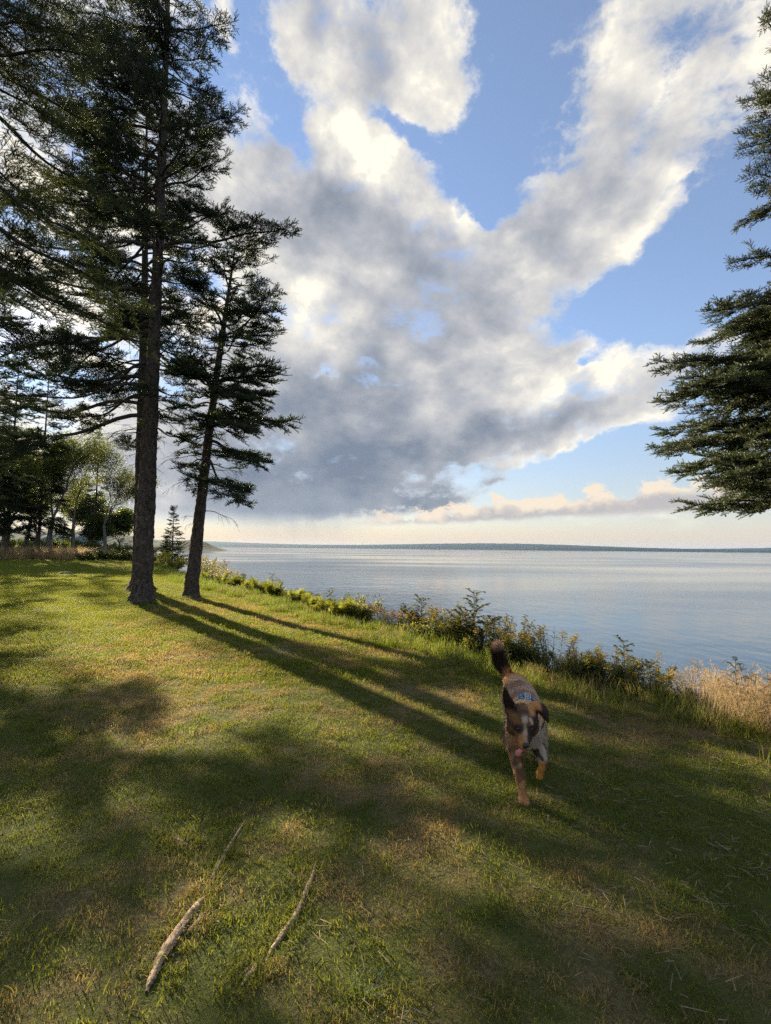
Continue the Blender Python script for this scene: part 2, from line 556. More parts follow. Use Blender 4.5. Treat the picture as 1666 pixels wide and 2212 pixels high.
def land(x, y):
    """Height of the ground at (x, y)."""
    x = np.asarray(x, dtype=float)
    y = np.asarray(y, dtype=float)
    d = (x - edge_x(y)) * 0.82                      # metres beyond the lip of the bank
    z = -0.030 * np.clip(d + 3.0, 0, 3.0) ** 1.35 * 0.42
    z = z - 0.35 * np.clip(d, 0, 1.0) ** 1.6 - 0.80 * np.clip(d - 1.0, 0, 16)
    r = np.hypot(x, y)
    soft = np.clip(r / 4.0, 0.25, 1.0)
    z = z + 0.030 * wave(x, y, 0.9, 3) * soft + 0.010 * wave(x, y, 3.6, 5) + 0.10 * wave(x, y, 0.16, 9) * np.clip((r - 8) / 20, 0, 1)
    z = z + 0.012 * np.clip(y - 34, 0, 400) * np.clip((-12 - d) / 12, 0, 1)       # the land rises a little behind the meadow
    z = z + 0.25 * np.clip((r - 62) / 60, 0, 6) * np.clip((-d - 4) / 20, 0, 1)
    return z


def height(x, y):
    return float(land(x, y))


_cm = cam.matrix_world.to_3x3()


def at(px, py):
    """The spot on the ground that is seen at a place in the photograph."""
    v = _cm @ Vector((px - 833.0, 1106.0 - py, -1050.0))
    lo = 0.0
    t = 0.0
    step = 0.02
    while t < 400:
        p = EYE + v * (t / 1050.0)
        if p.z < height(p.x, p.y):
            break
        lo = t
        t = t * 1.012 + step
    for _ in range(24):
        mid = (lo + t) / 2
        p = EYE + v * (mid / 1050.0)
        if p.z < height(p.x, p.y):
            t = mid
        else:
            lo = mid
    p = EYE + v * (t / 1050.0)
    return Vector((p.x, p.y, height(p.x, p.y)))


def spaced(near, far, step0, growth):
    out, v, s = [0.0], 0.0, step0
    while v < far:
        v += s
        if v > near:
            s *= growth
        out.append(v)
    return out


# ------------------------------------------------------------------ lawn
def patch_mask(k, pos):
    """Where the turf has dried to straw (0 green .. 1 straw)."""
    a = k.noise(pos, 0.55, 5, 0.6)
    b = k.noise(pos, 3.0, 4, 0.6)
    px, py, _z = k.sep(pos)
    lush = k.ramp(px, -8.0, -4.0, 0.16, 0.0)              # greener toward the land side
    return k.ramp(k.m('SUBTRACT', k.m('ADD', k.m('MULTIPLY', a, 0.75), k.m('MULTIPLY', b, 0.55)), lush), 0.57, 0.79)


def mat_lawn():
    m, k = material('turf')
    pos = k.n('ShaderNodeNewGeometry').outputs['Position']
    f = patch_mask(k, pos)
    fine = k.noise(pos, 60, 5, 0.7)
    mid = k.noise(pos, 9, 4, 0.6)
    green = k.mix(mid, (0.048, 0.066, 0.012), (0.095, 0.110, 0.024))
    straw = k.mix(fine, (0.10, 0.078, 0.036), (0.22, 0.175, 0.085))
    c = k.mix(k.m('MULTIPLY', f, 0.9), green, straw)
    c = k.mix(k.ramp(fine, 0.38, 0.55, 0.45, 0.0), c, (0.050, 0.040, 0.022))
    nrm = bump(k, k.m('ADD', fine, k.m('MULTIPLY', mid, 2.0)), 0.9, 0.02)
    k.link(principled(k, c, 0.9, nrm, spec=0.1), k.out.inputs[0])
    return m


MAT_LAWN = mat_lawn()
xs = sorted(set([-v for v in spaced(6, 330, 0.14, 1.045)] + spaced(6, 45, 0.14, 1.045)))
ys = sorted(set([-v for v in spaced(2, 60, 0.2, 1.12)] + spaced(9, 330, 0.14, 1.04)))
gx, gy = np.meshgrid(np.array(xs), np.array(ys))
# lines of the sheet follow the lip of the bank
gx = gx + edge_x(gy)
gz = land(gx, gy)
ny, nx = gx.shape
V = np.stack([gx, gy, gz], -1).reshape(-1, 3)
ii = (np.arange(ny - 1)[:, None] * nx + np.arange(nx - 1)[None, :]).ravel()
F = np.stack([ii, ii + 1, ii + nx + 1, ii + nx], -1)
lawn = tag(obj('lawn', mesh_np('lawn', V, F, MAT_LAWN, True)), kind='structure')

# ------------------------------------------------------------------ water and far shores


def mat_water():
    m, k = material('lake_water')
    pos = k.n('ShaderNodeNewGeometry').outputs['Position']
    dist = k.vm('LENGTH', pos, None, 1)
    w1 = k.noise(k.mapping(pos, (0, 0, 0), (0, 0, R(20)), (1.0, 0.55, 1)), 1.1, 5, 0.6)
    w2 = k.noise(k.mapping(pos, (0, 0, 0), (0, 0, R(-12)), (0.35, 0.16, 1)), 1.0, 4, 0.55)
    lane = k.noise(k.mapping(pos, (5, 0, 0), (0, 0, R(8)), (0.0035, 0.009, 1)), 1.0, 4, 0.55)
    calm = k.ramp(lane, 0.36, 0.64)
    amp = k.m('MULTIPLY_ADD', calm, 1.0, 0.25)
    h = k.m('MULTIPLY', k.m('MULTIPLY_ADD', w2, 1.6, k.m('MULTIPLY', w1, 0.35)), amp)
    nd = k.n('ShaderNodeBump')
    k.put(nd.inputs['Strength'], k.m('DIVIDE', 0.9, k.m('MULTIPLY_ADD', dist, 0.0016, 1.0)))
    nd.inputs['Distance'].default_value = 0.20
    k.link(h, nd.inputs['Height'])
    rough = k.m('MULTIPLY', k.m('MULTIPLY_ADD', calm, 0.12, 0.06), k.ramp(dist, 1500, 6000, 1.0, 0.25))
    k.link(principled(k, (0.030, 0.058, 0.098), rough, nd.outputs[0], spec=0.5, IOR=1.333), k.out.inputs[0])
    return m


wx = [-9000, -3000, -800, -200, -60, 0, 60, 200, 800, 3000, 9000]
wy = [-200, -20, 20, 60, 160, 400, 1000, 3000, 9000, 14000]
V = [(a, b, WATER_Z) for b in wy for a in wx]
F = [(j * len(wx) + i, j * len(wx) + i + 1, (j + 1) * len(wx) + i + 1, (j + 1) * len(wx) + i) for j in range(len(wy) - 1) for i in range(len(wx) - 1)]
water = tag(obj('water', mesh_np('water', V, F, mat_water())), kind='structure')


def mat_wood_hill():
    m, k = material('wooded_hill')
    pos = k.n('ShaderNodeNewGeometry').outputs['Position']
    a = k.noise(pos, 0.012, 6, 0.65)
    b = k.noise(pos, 0.10, 5, 0.7)
    c = k.mix(a, (0.010, 0.018, 0.010), (0.026, 0.036, 0.016))
    c = k.mix(k.ramp(b, 0.45, 0.6), c, (0.016, 0.024, 0.012))
    k.link(principled(k, c, 0.95, spec=0.05), k.out.inputs[0])
    return m


MAT_HILL = mat_wood_hill()


def hill(name, x0, x1, y0, depth, top, rough, seed, taper0=0.0, taper1=0.0, nu=160, nv=14):
    """A long wooded rise beyond the water: a real ridge with a shore in front and a slope behind."""
    V = []
    for j in range(nv + 1):
        v = j / nv
        for i in range(nu + 1):
            u = i / nu
            x = x0 + (x1 - x0) * u
            prof = math.sin(PI * min(1.0, v * 1.02)) ** 0.75
            e = 1.0
            if taper0:
                e *= min(1.0, u / taper0) ** 0.7
            if taper1:
                e *= min(1.0, (1 - u) / taper1) ** 0.7
            nse = 0.62 + 0.38 * float(wave(np.array(u * 10.0 + seed), np.array(v * 1.2), 0.9, seed))
            jag = rough * float(wave(np.array(u * 900.0), np.array(v * 40.0), 0.8, seed + 1))
            z = WATER_Z - 1.0 + (top * max(0.15, nse) + jag) * prof * e
            V.append((x, y0 + depth * v + 0.15 * depth * math.sin(u * 9 + seed), z))
    F = [(j * (nu + 1) + i, j * (nu + 1) + i + 1, (j + 1) * (nu + 1) + i + 1, (j + 1) * (nu + 1) + i) for j in range(nv) for i in range(nu)]
    return tag(obj(name, mesh_np(name, V, F, MAT_HILL, True)), kind='structure')


hill('far_hills', -7000, 9000, 9600, 2600, 140, 4.0, 4, 0.0, 0.0, 320)
hill('near_hills', 1500, 8200, 7600, 1200, 80, 2.5, 11, 0.5, 0.0, 220)
hill('headland', -700, -408, 1150, 220, 27, 2.0, 21, 0.0, 0.30, 90)
hill('wooded_ridge', -2600, -1020, 2300, 600, 118, 5.0, 31, 0.0, 0.30, 120)

# ------------------------------------------------------------------ bark, needles, leaves


def mat_bark(name, dark, light, lichen=0.25, scale=1.0):
    m, k = material(name)
    pos = k.n('ShaderNodeTexCoord').outputs['Object']
    st = k.mapping(pos, sc=(1.0, 1.0, 0.55))
    wob = k.vm('ADD', st, k.scale(k.vm('SUBTRACT', k.noise(pos, 7 * scale, 4, 0.65, out='Color'), (0.5, 0.5, 0.5)), 0.16))
    vor = k.n('ShaderNodeTexVoronoi', feature='DISTANCE_TO_EDGE')
    vor.inputs['Scale'].default_value = 17 * scale
    k.link(k.mapping(wob, sc=(1.0, 1.0, 1.5)), vor.inputs['Vector'])
    crack = k.ramp(vor.outputs['Distance'], 0.0, 0.20)
    n1 = k.noise(wob, 13 * scale, 8, 0.68)
    n2 = k.noise(pos, 2.2, 5, 0.6)
    n3 = k.noise(k.mapping(wob, sc=(1, 1, 2.2)), 42 * scale, 5, 0.7)
    c = k.mix(k.ramp(n1, 0.3, 0.7), dark, light)
    c = k.mix(k.m('MULTIPLY', k.ramp(n2, 0.52, 0.68), k.m('MULTIPLY', k.ramp(n3, 0.45, 0.6), lichen)), c, (0.26, 0.265, 0.22))
    c = k.mix(k.m('MULTIPLY', k.ramp(crack, 0.0, 1.0, 0.5, 0.0), k.ramp(n1, 0.6, 0.4)), c, tuple(v * 0.35 for v in dark))
    c = k.mix(k.ramp(n3, 0.30, 0.45, 0.45, 0.0), c, tuple(v * 0.4 for v in dark))
    nrm = bump(k, k.m('MULTIPLY_ADD', crack, 0.35, k.m('MULTIPLY_ADD', n3, 0.6, n1)), 1.0, 0.04)
    k.link(principled(k, c, 0.9, nrm, spec=0.12), k.out.inputs[0])
    return m


def mat_leaf(name, a, b, thru, share=0.4, scale=1.2, rough=0.55, spec=0.3):
    m, k = material(name)
    geo = k.n('ShaderNodeNewGeometry')
    pos = geo.outputs['Position']
    try:
        isl = geo.outputs['Random Per Island']
    except Exception:
        isl = 0.5
    f = k.m('ADD', k.m('MULTIPLY', k.noise(pos, scale, 3, 0.6), 0.9), k.m('MULTIPLY', isl, 0.5))
    f = k.ramp(f, 0.35, 1.0)
    c = k.mix(f, a, b)
    t = k.mix(f, tuple(v * 0.75 for v in thru), tuple(v * 1.25 for v in thru))
    k.link(leafy(k, c, t, share, rough, spec), k.out.inputs[0])
    return m


BARK = mat_bark('spruce_bark', (0.062, 0.048, 0.040), (0.175, 0.143, 0.122), 0.30)
BARK_TWIG = mat_bark('spruce_twig_bark', (0.050, 0.042, 0.035), (0.14, 0.125, 0.11), 0.55)
BARK_PALE = mat_bark('maple_bark', (0.085, 0.075, 0.065), (0.20, 0.185, 0.165), 0.3, 0.8)
NEEDLE = mat_leaf('spruce_needles', (0.014, 0.026, 0.011), (0.040, 0.058, 0.018), (0.06, 0.085, 0.016), 0.20, 1.6, 0.5, 0.35)
NEEDLE_BLUE = mat_leaf('dense_spruce_needles', (0.022, 0.034, 0.012), (0.058, 0.074, 0.022), (0.09, 0.12, 0.02), 0.20, 1.6, 0.5, 0.35)
NEEDLE_NEAR = mat_leaf('near_spruce_needles', (0.022, 0.036, 0.012), (0.058, 0.075, 0.022), (0.10, 0.12, 0.025), 0.25, 2.0, 0.5, 0.35)
LEAF_MAPLE = mat_leaf('maple_leaves', (0.042, 0.060, 0.014), (0.090, 0.102, 0.025), (0.16, 0.18, 0.022), 0.45, 0.5)
LEAF_BRIGHT = mat_leaf('young_leaves', (0.045, 0.072, 0.015), (0.090, 0.115, 0.025), (0.19, 0.225, 0.025), 0.45, 0.6)


def shoot_template(needles, wide, long_):
    """One needled shoot along +X, length 1."""
    V, Fc = [], []
    r = random.Random(needles)
    for i in range(needles):
        t = 0.04 + 0.96 * i / (needles - 1)
        th = i * 2.399963 + r.uniform(-0.3, 0.3)
        rad = Vector((0, math.cos(th), math.sin(th)))
        fw = 0.55 + 0.55 * t
        d = (Vector((fw, 0, 0)) + rad * 0.85).normalized()
        side = d.cross(rad).normalized()
        L = long_ * r.uniform(0.8, 1.15) * (1.0 - 0.25 * t)
        b = Vector((t, 0, 0))
        n = len(V)
        V += [b - side * wide / 2, b + side * wide / 2, b + d * L]
        Fc.append((n, n + 1, n + 2))
    n = len(V)
    w = 0.02
    V += [Vector((0, -w, 0)), Vector((0, w, 0)), Vector((1, 0, 0)), Vector((0, 0, -w)), Vector((0, 0, w))]
    Fc += [(n, n + 1, n + 2), (n + 3, n + 4, n + 2)]
    return np.array([tuple(v) for v in V]), np.array(Fc)


SHOOT_V, SHOOT_F = shoot_template(22, 0.115, 0.34)
SHOOTF_V, SHOOTF_F = shoot_template(38, 0.055, 0.27)


def bezier_path(p0, d0, L, droop, lift, wig, r, n):
    """A limb: starts along d0, sags by droop and turns up again at the tip by lift."""
    pts = []
    d0 = Vector(d0).normalized()
    side = Vector((0, 0, 1)).cross(d0)
    side.normalize()
    a, b = r.uniform(-1, 1) * wig, r.uniform(-1, 1) * wig
    for i in range(n):
        t = i / (n - 1)
        z = -droop * t * t * 1.4 + lift * t ** 4
        pts.append(Vector(p0) + d0 * (L * t) + side * (L * (a * math.sin(t * 3.0) + b * math.sin(t * 6.5) * 0.5)) + Vector((0, 0, L * (z + 0.02 * math.sin(t * 11 + a * 20)))))
    return pts


def lerp_path(pts, t):
    f = t * (len(pts) - 1)
    i = min(int(f), len(pts) - 2)
    p = pts[i].lerp(pts[i + 1], f - i)
    return p, (pts[i + 1] - pts[i]).normalized()


def spruce_limb(L, seed, fine=False, bare=0.30, thick=1.0, gap=0.085, droop=0.16):
    """A spruce limb along +X: (wood mesh, needle mesh)."""
    r = random.Random(seed)
    wood = Acc()
    mats = []
    main = bezier_path((0, 0, 0), (1, 0, 0.08), L, droop * r.uniform(0.6, 1.3), r.uniform(0.10, 0.24), 0.05, r, 14)
    r0 = (0.010 + 0.011 * L) * thick
    wood.tube(main, [r0 * (1 - 0.88 * (i / 13)) for i in range(14)], 6, cap=False)
    up = Vector((0, 0, 1))

    def shoots(path, s0, s1, step, size, jitter=0.5):
        n = max(1, int((s1 - s0) / step))
        length = sum((path[i + 1] - path[i]).length for i in range(len(path) - 1))
        n = max(2, int(length * (s1 - s0) / step))
        for i in range(n):
            t = s0 + (s1 - s0) * (i + r.random() * 0.6) / n
            p, tan = lerp_path(path, min(0.999, t))
            sd = up.cross(tan)
            if sd.length < 1e-3:
                sd = Vector((0, 1, 0))
            sd.normalize()
            which = i % 3
            if which == 0:
                d = tan * 0.8 + sd * r.uniform(0.5, 1.0) + up * r.uniform(-0.05, 0.55)
            elif which == 1:
                d = tan * 0.8 - sd * r.uniform(0.5, 1.0) + up * r.uniform(-0.05, 0.55)
            else:
                d = tan * r.uniform(0.2, 0.8) + up * r.uniform(0.5, 1.1) + sd * r.uniform(-0.4, 0.4)
            s = size * r.uniform(0.75, 1.25)
            mats.append(frame(d, up + sd * 0.1, p, s))
        p, tan = lerp_path(path, 0.999)
        mats.append(frame(tan, up, p, size * 1.15))
    size = 0.100 if not fine else 0.100
    t = bare * 0.55
    side = r.choice((-1, 1))
    while t < 0.985:
        p, tan = lerp_path(main, t)
        sd = up.cross(tan).normalized() * side
        side = -side
        ang = R(r.uniform(42, 64))
        d = tan * math.cos(ang) + sd * math.sin(ang) + up * r.uniform(-0.30, 0.30)
        ln = L * 0.36 * (1.06 - t) ** 0.75 * r.uniform(0.55, 1.12) * min(1.0, 0.45 + t / max(bare, 0.05) * 0.55) + 0.10
        dead = t < bare and r.random() < 0.75
        n = 6
        path = bezier_path(p, d, ln, r.uniform(0.05, 0.28), r.uniform(0.05, 0.30), 0.10, r, n)
        rb = max(0.0028, 0.0055 * ln + 0.0015) * (1.0 if not dead else 0.8)
        wood.tube(path, [rb * (1 - 0.7 * i / (n - 1)) for i in range(n)], 4, cap=False)
        if dead:
            for q in range(3):
                pp, tt = lerp_path(path, r.uniform(0.3, 0.95))
                e = bezier_path(pp, tt + Vector((r.uniform(-1, 1), r.uniform(-1, 1), r.uniform(-0.9, 0.2))), r.uniform(0.10, 0.30), 0.3, 0, 0.15, r, 4)
                wood.tube(e, [0.0026, 0.0022, 0.0018, 0.0012], 3, cap=False)
        else:
            inner = max(0.05, 0.45 - t * 0.5)
            shoots(path, inner, 1.0, 0.023, size)
            if ln > 0.42:       # side sprays on the longer ones
                for q in range(int(ln / 0.11)):
                    pp, tt = lerp_path(path, r.uniform(inner, 0.95))
                    sd2 = up.cross(tt).normalized() * (1 if q % 2 else -1)
                    e = bezier_path(pp, tt * 0.7 + sd2 * 0.8 + up * r.uniform(-0.1, 0.4), ln * r.uniform(0.22, 0.4), 0.15, 0.15, 0.08, r, 4)
                    wood.tube(e, [0.0030, 0.0025, 0.002, 0.0014], 3, cap=False)
                    shoots(e, 0.10, 1.0, 0.025, size)
        t += gap * r.uniform(0.6, 1.4) / L * (1.0 if t > bare else 1.5)
    shoots(main, 0.55, 1.0, 0.019, size)
    tv, tf = (SHOOTF_V, SHOOTF_F) if fine else (SHOOT_V, SHOOT_F)
    Vn, Fn = stamp(tv, tf, mats)
    return wood, Vn, Fn


LIMBS = {}


def limb_meshes(kind, length, idx):
    """Shared meshes of a limb: kind of needles x nearest made length x variant."""
    sizes = (0.7, 1.3, 2.0, 2.8, 3.8)
    s = min(sizes, key=lambda q: abs(math.log(q / max(0.2, length))))
    key = (kind, s, idx % 3)
    if key not in LIMBS:
        nd, fine, bare, gap, droop = {'open': (NEEDLE, False, 0.34, 0.085, 0.15), 'dense': (NEEDLE_BLUE, False, 0.20, 0.074, 0.15),
                                      'near': (NEEDLE_NEAR, True, 0.30, 0.088, 0.20), 'sparse': (NEEDLE, False, 0.50, 0.155, 0.14)}[kind]
        wood, Vn, Fn = spruce_limb(s, hash((s, idx % 3, len(kind))) % 9973, fine, bare, 1.0, gap * (0.8 + 0.12 * s), droop)
        LIMBS[key] = (wood.mesh('spruce_limb_wood', BARK_TWIG, True), mesh_np('spruce_limb_needles', Vn, Fn, nd), s)
    return LIMBS[key]


def dead_limb(seed):
    r = random.Random(seed)
    a = Acc()
    L = 1.0
    main = bezier_path((0, 0, 0), (1, 0, 0.1), L, r.uniform(0.05, 0.5), 0.05, 0.10, r, 9)
    a.tube(main, [0.011 * (1 - 0.85 * i / 8) for i in range(9)], 5, cap=False)
    for q in range(11):
        t = r.uniform(0.2, 0.98)
        p, tan = lerp_path(main, t)
        e = bezier_path(p, tan + Vector((r.uniform(-.4, .4), r.uniform(-1, 1), r.uniform(-0.8, 0.3))), r.uniform(0.12, 0.42) * (1.1 - t * 0.5), 0.3, 0, 0.2, r, 5)
        a.tube(e, [0.0042, 0.0036, 0.003, 0.0022, 0.0012], 3, cap=False)
        if r.random() < 0.6:
            p2, t2 = lerp_path(e, r.uniform(0.3, 0.8))
            e2 = bezier_path(p2, t2 + Vector((r.uniform(-1, 1), r.uniform(-1, 1), r.uniform(-0.8, 0.3))), r.uniform(0.08, 0.2), 0.3, 0, 0.2, r, 4)
            a.tube(e2, [0.0026, 0.0022, 0.0018, 0.001], 3, cap=False)
    return a.mesh('dead_spruce_limb', BARK_TWIG, True)


DEAD = [dead_limb(300 + i) for i in range(4)]


def trunk_mesh(name, H, r0, lean, bend, flare, seed, mat, sides=36, rough=1.0, base_z=-0.25):
    """A tapered, scaly trunk with root flare; lean and bend are (x, y) offsets at the top. Also returns its axis."""
    r = random.Random(seed)
    ph = [r.uniform(0, 6.28) for _ in range(4)]

    def axis(z):
        t = z / H
        return Vector((lean[0] * t + bend[0] * math.sin(PI * t), lean[1] * t + bend[1] * math.sin(PI * t), z))

    def rad(z):
        return r0 * max(0.03, 1 - max(0, z) / H) ** 0.85
    zs = []
    z = base_z
    while z < H:
        zs.append(z)
        z += 0.045 + 0.012 * max(0, z) ** 1.1
    zs.append(H)
    V, F = [], []
    for z in zs:
        c = axis(max(z, 0))
        c.z = z
        for j in range(sides):
            th = 2 * PI * j / sides
            fl = flare * math.exp(-max(z + 0.02, -0.1) / 0.22) * (0.45 + 0.55 * max(0, math.cos(3 * th + ph[0])) + 0.35 * max(0, math.cos(5 * th + ph[1])))
            rr = rad(z)
            rr += rr * 0.07 * math.sin(2 * th + ph[2] + z * 0.5) + fl
            p = Vector((math.cos(th) * rr + c.x, math.sin(th) * rr + c.y, z))
            nz = mnoise.noise(Vector((math.cos(th) * 3.5, math.sin(th) * 3.5, z * 2.2 + seed))) * 0.05 + mnoise.noise(Vector((math.cos(th) * 9 * r0 / 0.25, math.sin(th) * 9 * r0 / 0.25, z * 11 + seed))) * 0.045
            k = rough * nz * min(1.0, rr / 0.2) * 0.7
            V.append((p.x + math.cos(th) * k, p.y + math.sin(th) * k, z))
    for i in range(len(zs) - 1):
        for j in range(sides):
            F.append((i * sides + j, i * sides + (j + 1) % sides, (i + 1) * sides + (j + 1) % sides, (i + 1) * sides + j))
    return mesh_np(name, V, F, mat, True), axis, rad


def spruce(label, base, H, r0, reach, z0, kind='open', lean=(0, 0), bend=(0, 0), flare=0.16, seed=1, step=0.33, per=4, dead=(0, 0, 0), group=None,
           extra=(), pitch=(12, -16), thin=None, top_from=2.0, name='spruce_tree'):
    """A spruce: trunk, limbs in rough whorls (each with its needles) and bare dead limbs lower down.
    reach(height, azimuth) gives the length of a limb."""
    r = random.Random(seed)
    root = thing(name, label, 'spruce', base, 0.0, group)
    me, axis, rad = trunk_mesh('trunk', H, r0, lean, bend, flare, seed, BARK)
    obj('trunk', me, root)
    n = 0

    def limb(z, az, L, pit, roll=0.0):
        nonlocal n
        c = axis(z)
        d = Vector((math.cos(az), math.sin(az), 0))
        p = c + d * rad(z) * 0.7
        kd = 'sparse' if thin and r.random() < thin(z, az) else kind
        w, nd, s = limb_meshes(kd, L, r.randrange(3))
        o = obj('branch', w, root, p, (roll, -pit, az), L / s)
        obj('needles', nd, o)
        n += 1
    z = z0
    while z < H - 0.35:
        t = (z - z0) / (H - z0)
        for q in range(per + (2 if t > top_from else 0)):
            az = r.uniform(0, 2 * PI)
            L = reach(z, az) * r.uniform(0.62, 1.12)
            if L < 0.25:
                continue
            limb(z + r.uniform(-0.12, 0.12), az, L, R(pitch[0] * t + pitch[1] * (1 - t) + r.uniform(-9, 9)) + (R(28) * max(0, t - 0.75) * 4), R(r.uniform(-14, 14)))
        z += step * r.uniform(0.7, 1.3)
    for q in range(3):
        limb(H - 0.3, q * 2.1, 0.5, R(50))
    for (z, azd, L, pit) in extra:
        limb(z, R(azd), L, R(pit))
    cnt, za, zb = dead
    for q in range(cnt):
        z = r.uniform(za, zb)
        az = r.uniform(0, 2 * PI)
        d = Vector((math.cos(az), math.sin(az), 0))
        o = obj('dead_branch', DEAD[r.randrange(4)], root, axis(z) + d * rad(z) * 0.8, (r.uniform(-0.6, 0.6), R(r.uniform(-12, 8)), az), r.uniform(0.4, 1.25))
    return root


def ground_xy(px, py):
    p = at(px, py)
    return (p.x, p.y, p.z)


TRUNKS = [ground_xy(306, 1303), ground_xy(303, 1275), ground_xy(412, 1292)]


def side_reach(right, left, fade=0.0):
    """Limb length that differs between the lake side (+X) and the land side (-X)."""
    def f(z, az):
        c = math.cos(az)
        return right(z) * (0.5 + 0.5 * c) + left(z) * (0.5 - 0.5 * c)
    return f


def table(*pairs):
    zz = [a for a, b in pairs]
    vv = [b for a, b in pairs]
    return lambda z: float(np.interp(z, zz, vv))


def lobes(z_tab, *dirs):
    """Limb length by height and direction: each lobe is (azimuth in degrees, length table, sharpness)."""
    def f(z, az):
        out = z_tab(z)
        for (azd, tab, sharp) in dirs:
            out = max(out, tab(z) * max(0.0, 0.5 + 0.5 * math.cos(az - R(azd))) ** sharp)
        return out
    return f


# the pair of old spruces that stand together, and the leaning one by the bank
spruce('tallest spruce, thick scaly trunk nearest the camera on the lawn at left', ground_xy(306, 1303), 20.5, 0.222,
       lobes(table((4.2, 0.9), (9, 1.4), (15, 1.5), (20.5, 0.3)),
             (-46, table((4.2, 1.2), (6, 1.7), (9, 2.5), (12, 3.1), (15, 2.7), (18, 1.6), (20.5, 0.3)), 1.3), (180, table((4.2, 3.4), (8, 4.2), (12, 3.6), (16, 2.6), (20.5, 0.3)), 1.0)),
       5.5, 'open', lean=(-0.12, 0.1), bend=(0.04, 0), flare=0.20, seed=11, step=0.36, per=3, dead=(44, 3.4, 10.0), top_from=0.36, thin=lambda z, az: float(np.interp(z, (5, 9, 11.5, 13), (0.85, 0.6, 0.25, 0.05))),
       extra=((9.6, -12, 3.9, 6), (9.9, -30, 2.6, 3), (5.3, 178, 4.4, -6), (4.9, 186, 4.6, -14), (5.9, 170, 4.4, 2), (4.6, -30, 1.6, -22)))
spruce('spruce trunk half hidden directly behind the tallest spruce', ground_xy(303, 1275), 17.5, 0.225,
       lobes(table((4.5, 1.0), (9, 1.6), (14, 1.5), (17.5, 0.3)), (-20, table((4.5, 1.6), (9, 2.4), (14, 1.9), (17.5, 0.3)), 1.2), (180, table((4.5, 3.0), (9, 3.6), (14, 2.2), (17.5, 0.3)), 1.0)),
       5.8, 'open', lean=(-0.62, 0.1), flare=0.34, seed=23, step=0.52, per=3, dead=(20, 3.6, 8.5), top_from=0.4, thin=lambda z, az: float(np.interp(z, (5, 9, 12), (0.9, 0.6, 0.1))))
spruce('slender spruce leaning toward the lake, right of the two thick trunks', ground_xy(412, 1292), 11.2, 0.19,
       lobes(table((3.6, 0.6), (6.5, 0.9), (9.6, 0.8), (11.2, 0.25)), (-55, table((3.6, 2.3), (5, 3.1), (6.5, 3.1), (8, 2.9), (9.6, 1.6), (11.2, 0.25)), 1.7)),
       3.9, 'open', lean=(0.92, 0.25), bend=(-0.08, 0), flare=0.10, seed=31, step=0.30, per=4, dead=(26, 2.2, 5.2), thin=lambda z, az: 0.15,
       extra=((4.0, -56, 3.5, -22), (4.5, -48, 3.3, -14), (5.2, -58, 3.6, -12), (5.9, -50, 3.3, -8), (6.3, -46, 3.1, -4), (7.6, -52, 3.1, 0), (8.3, -40, 2.5, 4)))
# the tree whose limbs come in from the right, and the near one over the left
spruce('dense green spruce whose limbs reach in at the right edge', (10.7, 11.2, height(10.7, 11.2)), 16.3 - height(10.7, 11.2), 0.24,
       side_reach(table((0, 2.2), (30, 2.2)), (lambda zb: (lambda z: float(np.interp(z + zb, (-1, 2.0, 2.9, 5.2, 6.9, 9.2, 11.5, 13.2, 16.9), (1.2, 3.1, 4.0, 3.9, 3.0, 2.5, 2.2, 1.7, 0.3)))))(height(10.7, 11.2))),
       3.3 - height(10.7, 11.2), 'dense', lean=(0.1, 0.1), seed=41, step=0.52, per=4, pitch=(14, -10), dead=(10, 6, 12), extra=tuple((zw - height(10.7, 11.2), azd, L_, pt) for zw, azd, L_, pt in ((5.9, 182, 4.5, -9), (5.5, 196, 4.4, -6), (6.4, 170, 4.0, -4), (4.1, 186, 4.4, -8), (3.8, 200, 4.2, -8), (2.9, 184, 4.0, -9), (7.4, 190, 3.6, -4))))
spruce('near spruce whose dark limbs hang over the top left corner', (-7.0, 6.6, height(-7.0, 6.6)), 15.5, 0.26,
       side_reach(table((5, 3.2), (7, 3.6), (9, 2.9), (12, 1.8), (15.5, 0.3)), table((5, 2.6), (9, 2.4), (15.5, 0.3))),
       5.6, 'near', lean=(0.2, 0.1), seed=53, step=0.36, per=4, pitch=(10, -20), dead=(6, 4.5, 7))

spruce('spruce at the left edge whose limb tips reach in above the meadow', (-16.6, 18.6, height(-16.6, 18.6)), 17.5, 0.22,
       side_reach(table((5, 3.2), (8, 3.4), (13, 2.2), (17.5, 0.3)), table((5, 3.0), (8, 3.2), (13, 2.2), (17.5, 0.3))), 5.2, 'open', seed=59, step=0.52, per=3, pitch=(10, -16), thin=lambda z, az: float(np.interp(z, (5, 9, 12), (0.9, 0.7, 0.2))))

# ------------------------------------------------------------------ leafy trees behind the meadow
LEAF_T = (np.array([(0, 0, 0), (0.5, 0.30, 0.05), (1, 0, 0), (0.5, -0.30, 0.05)], dtype=float), np.array([(0, 1, 2), (0, 2, 3)]))


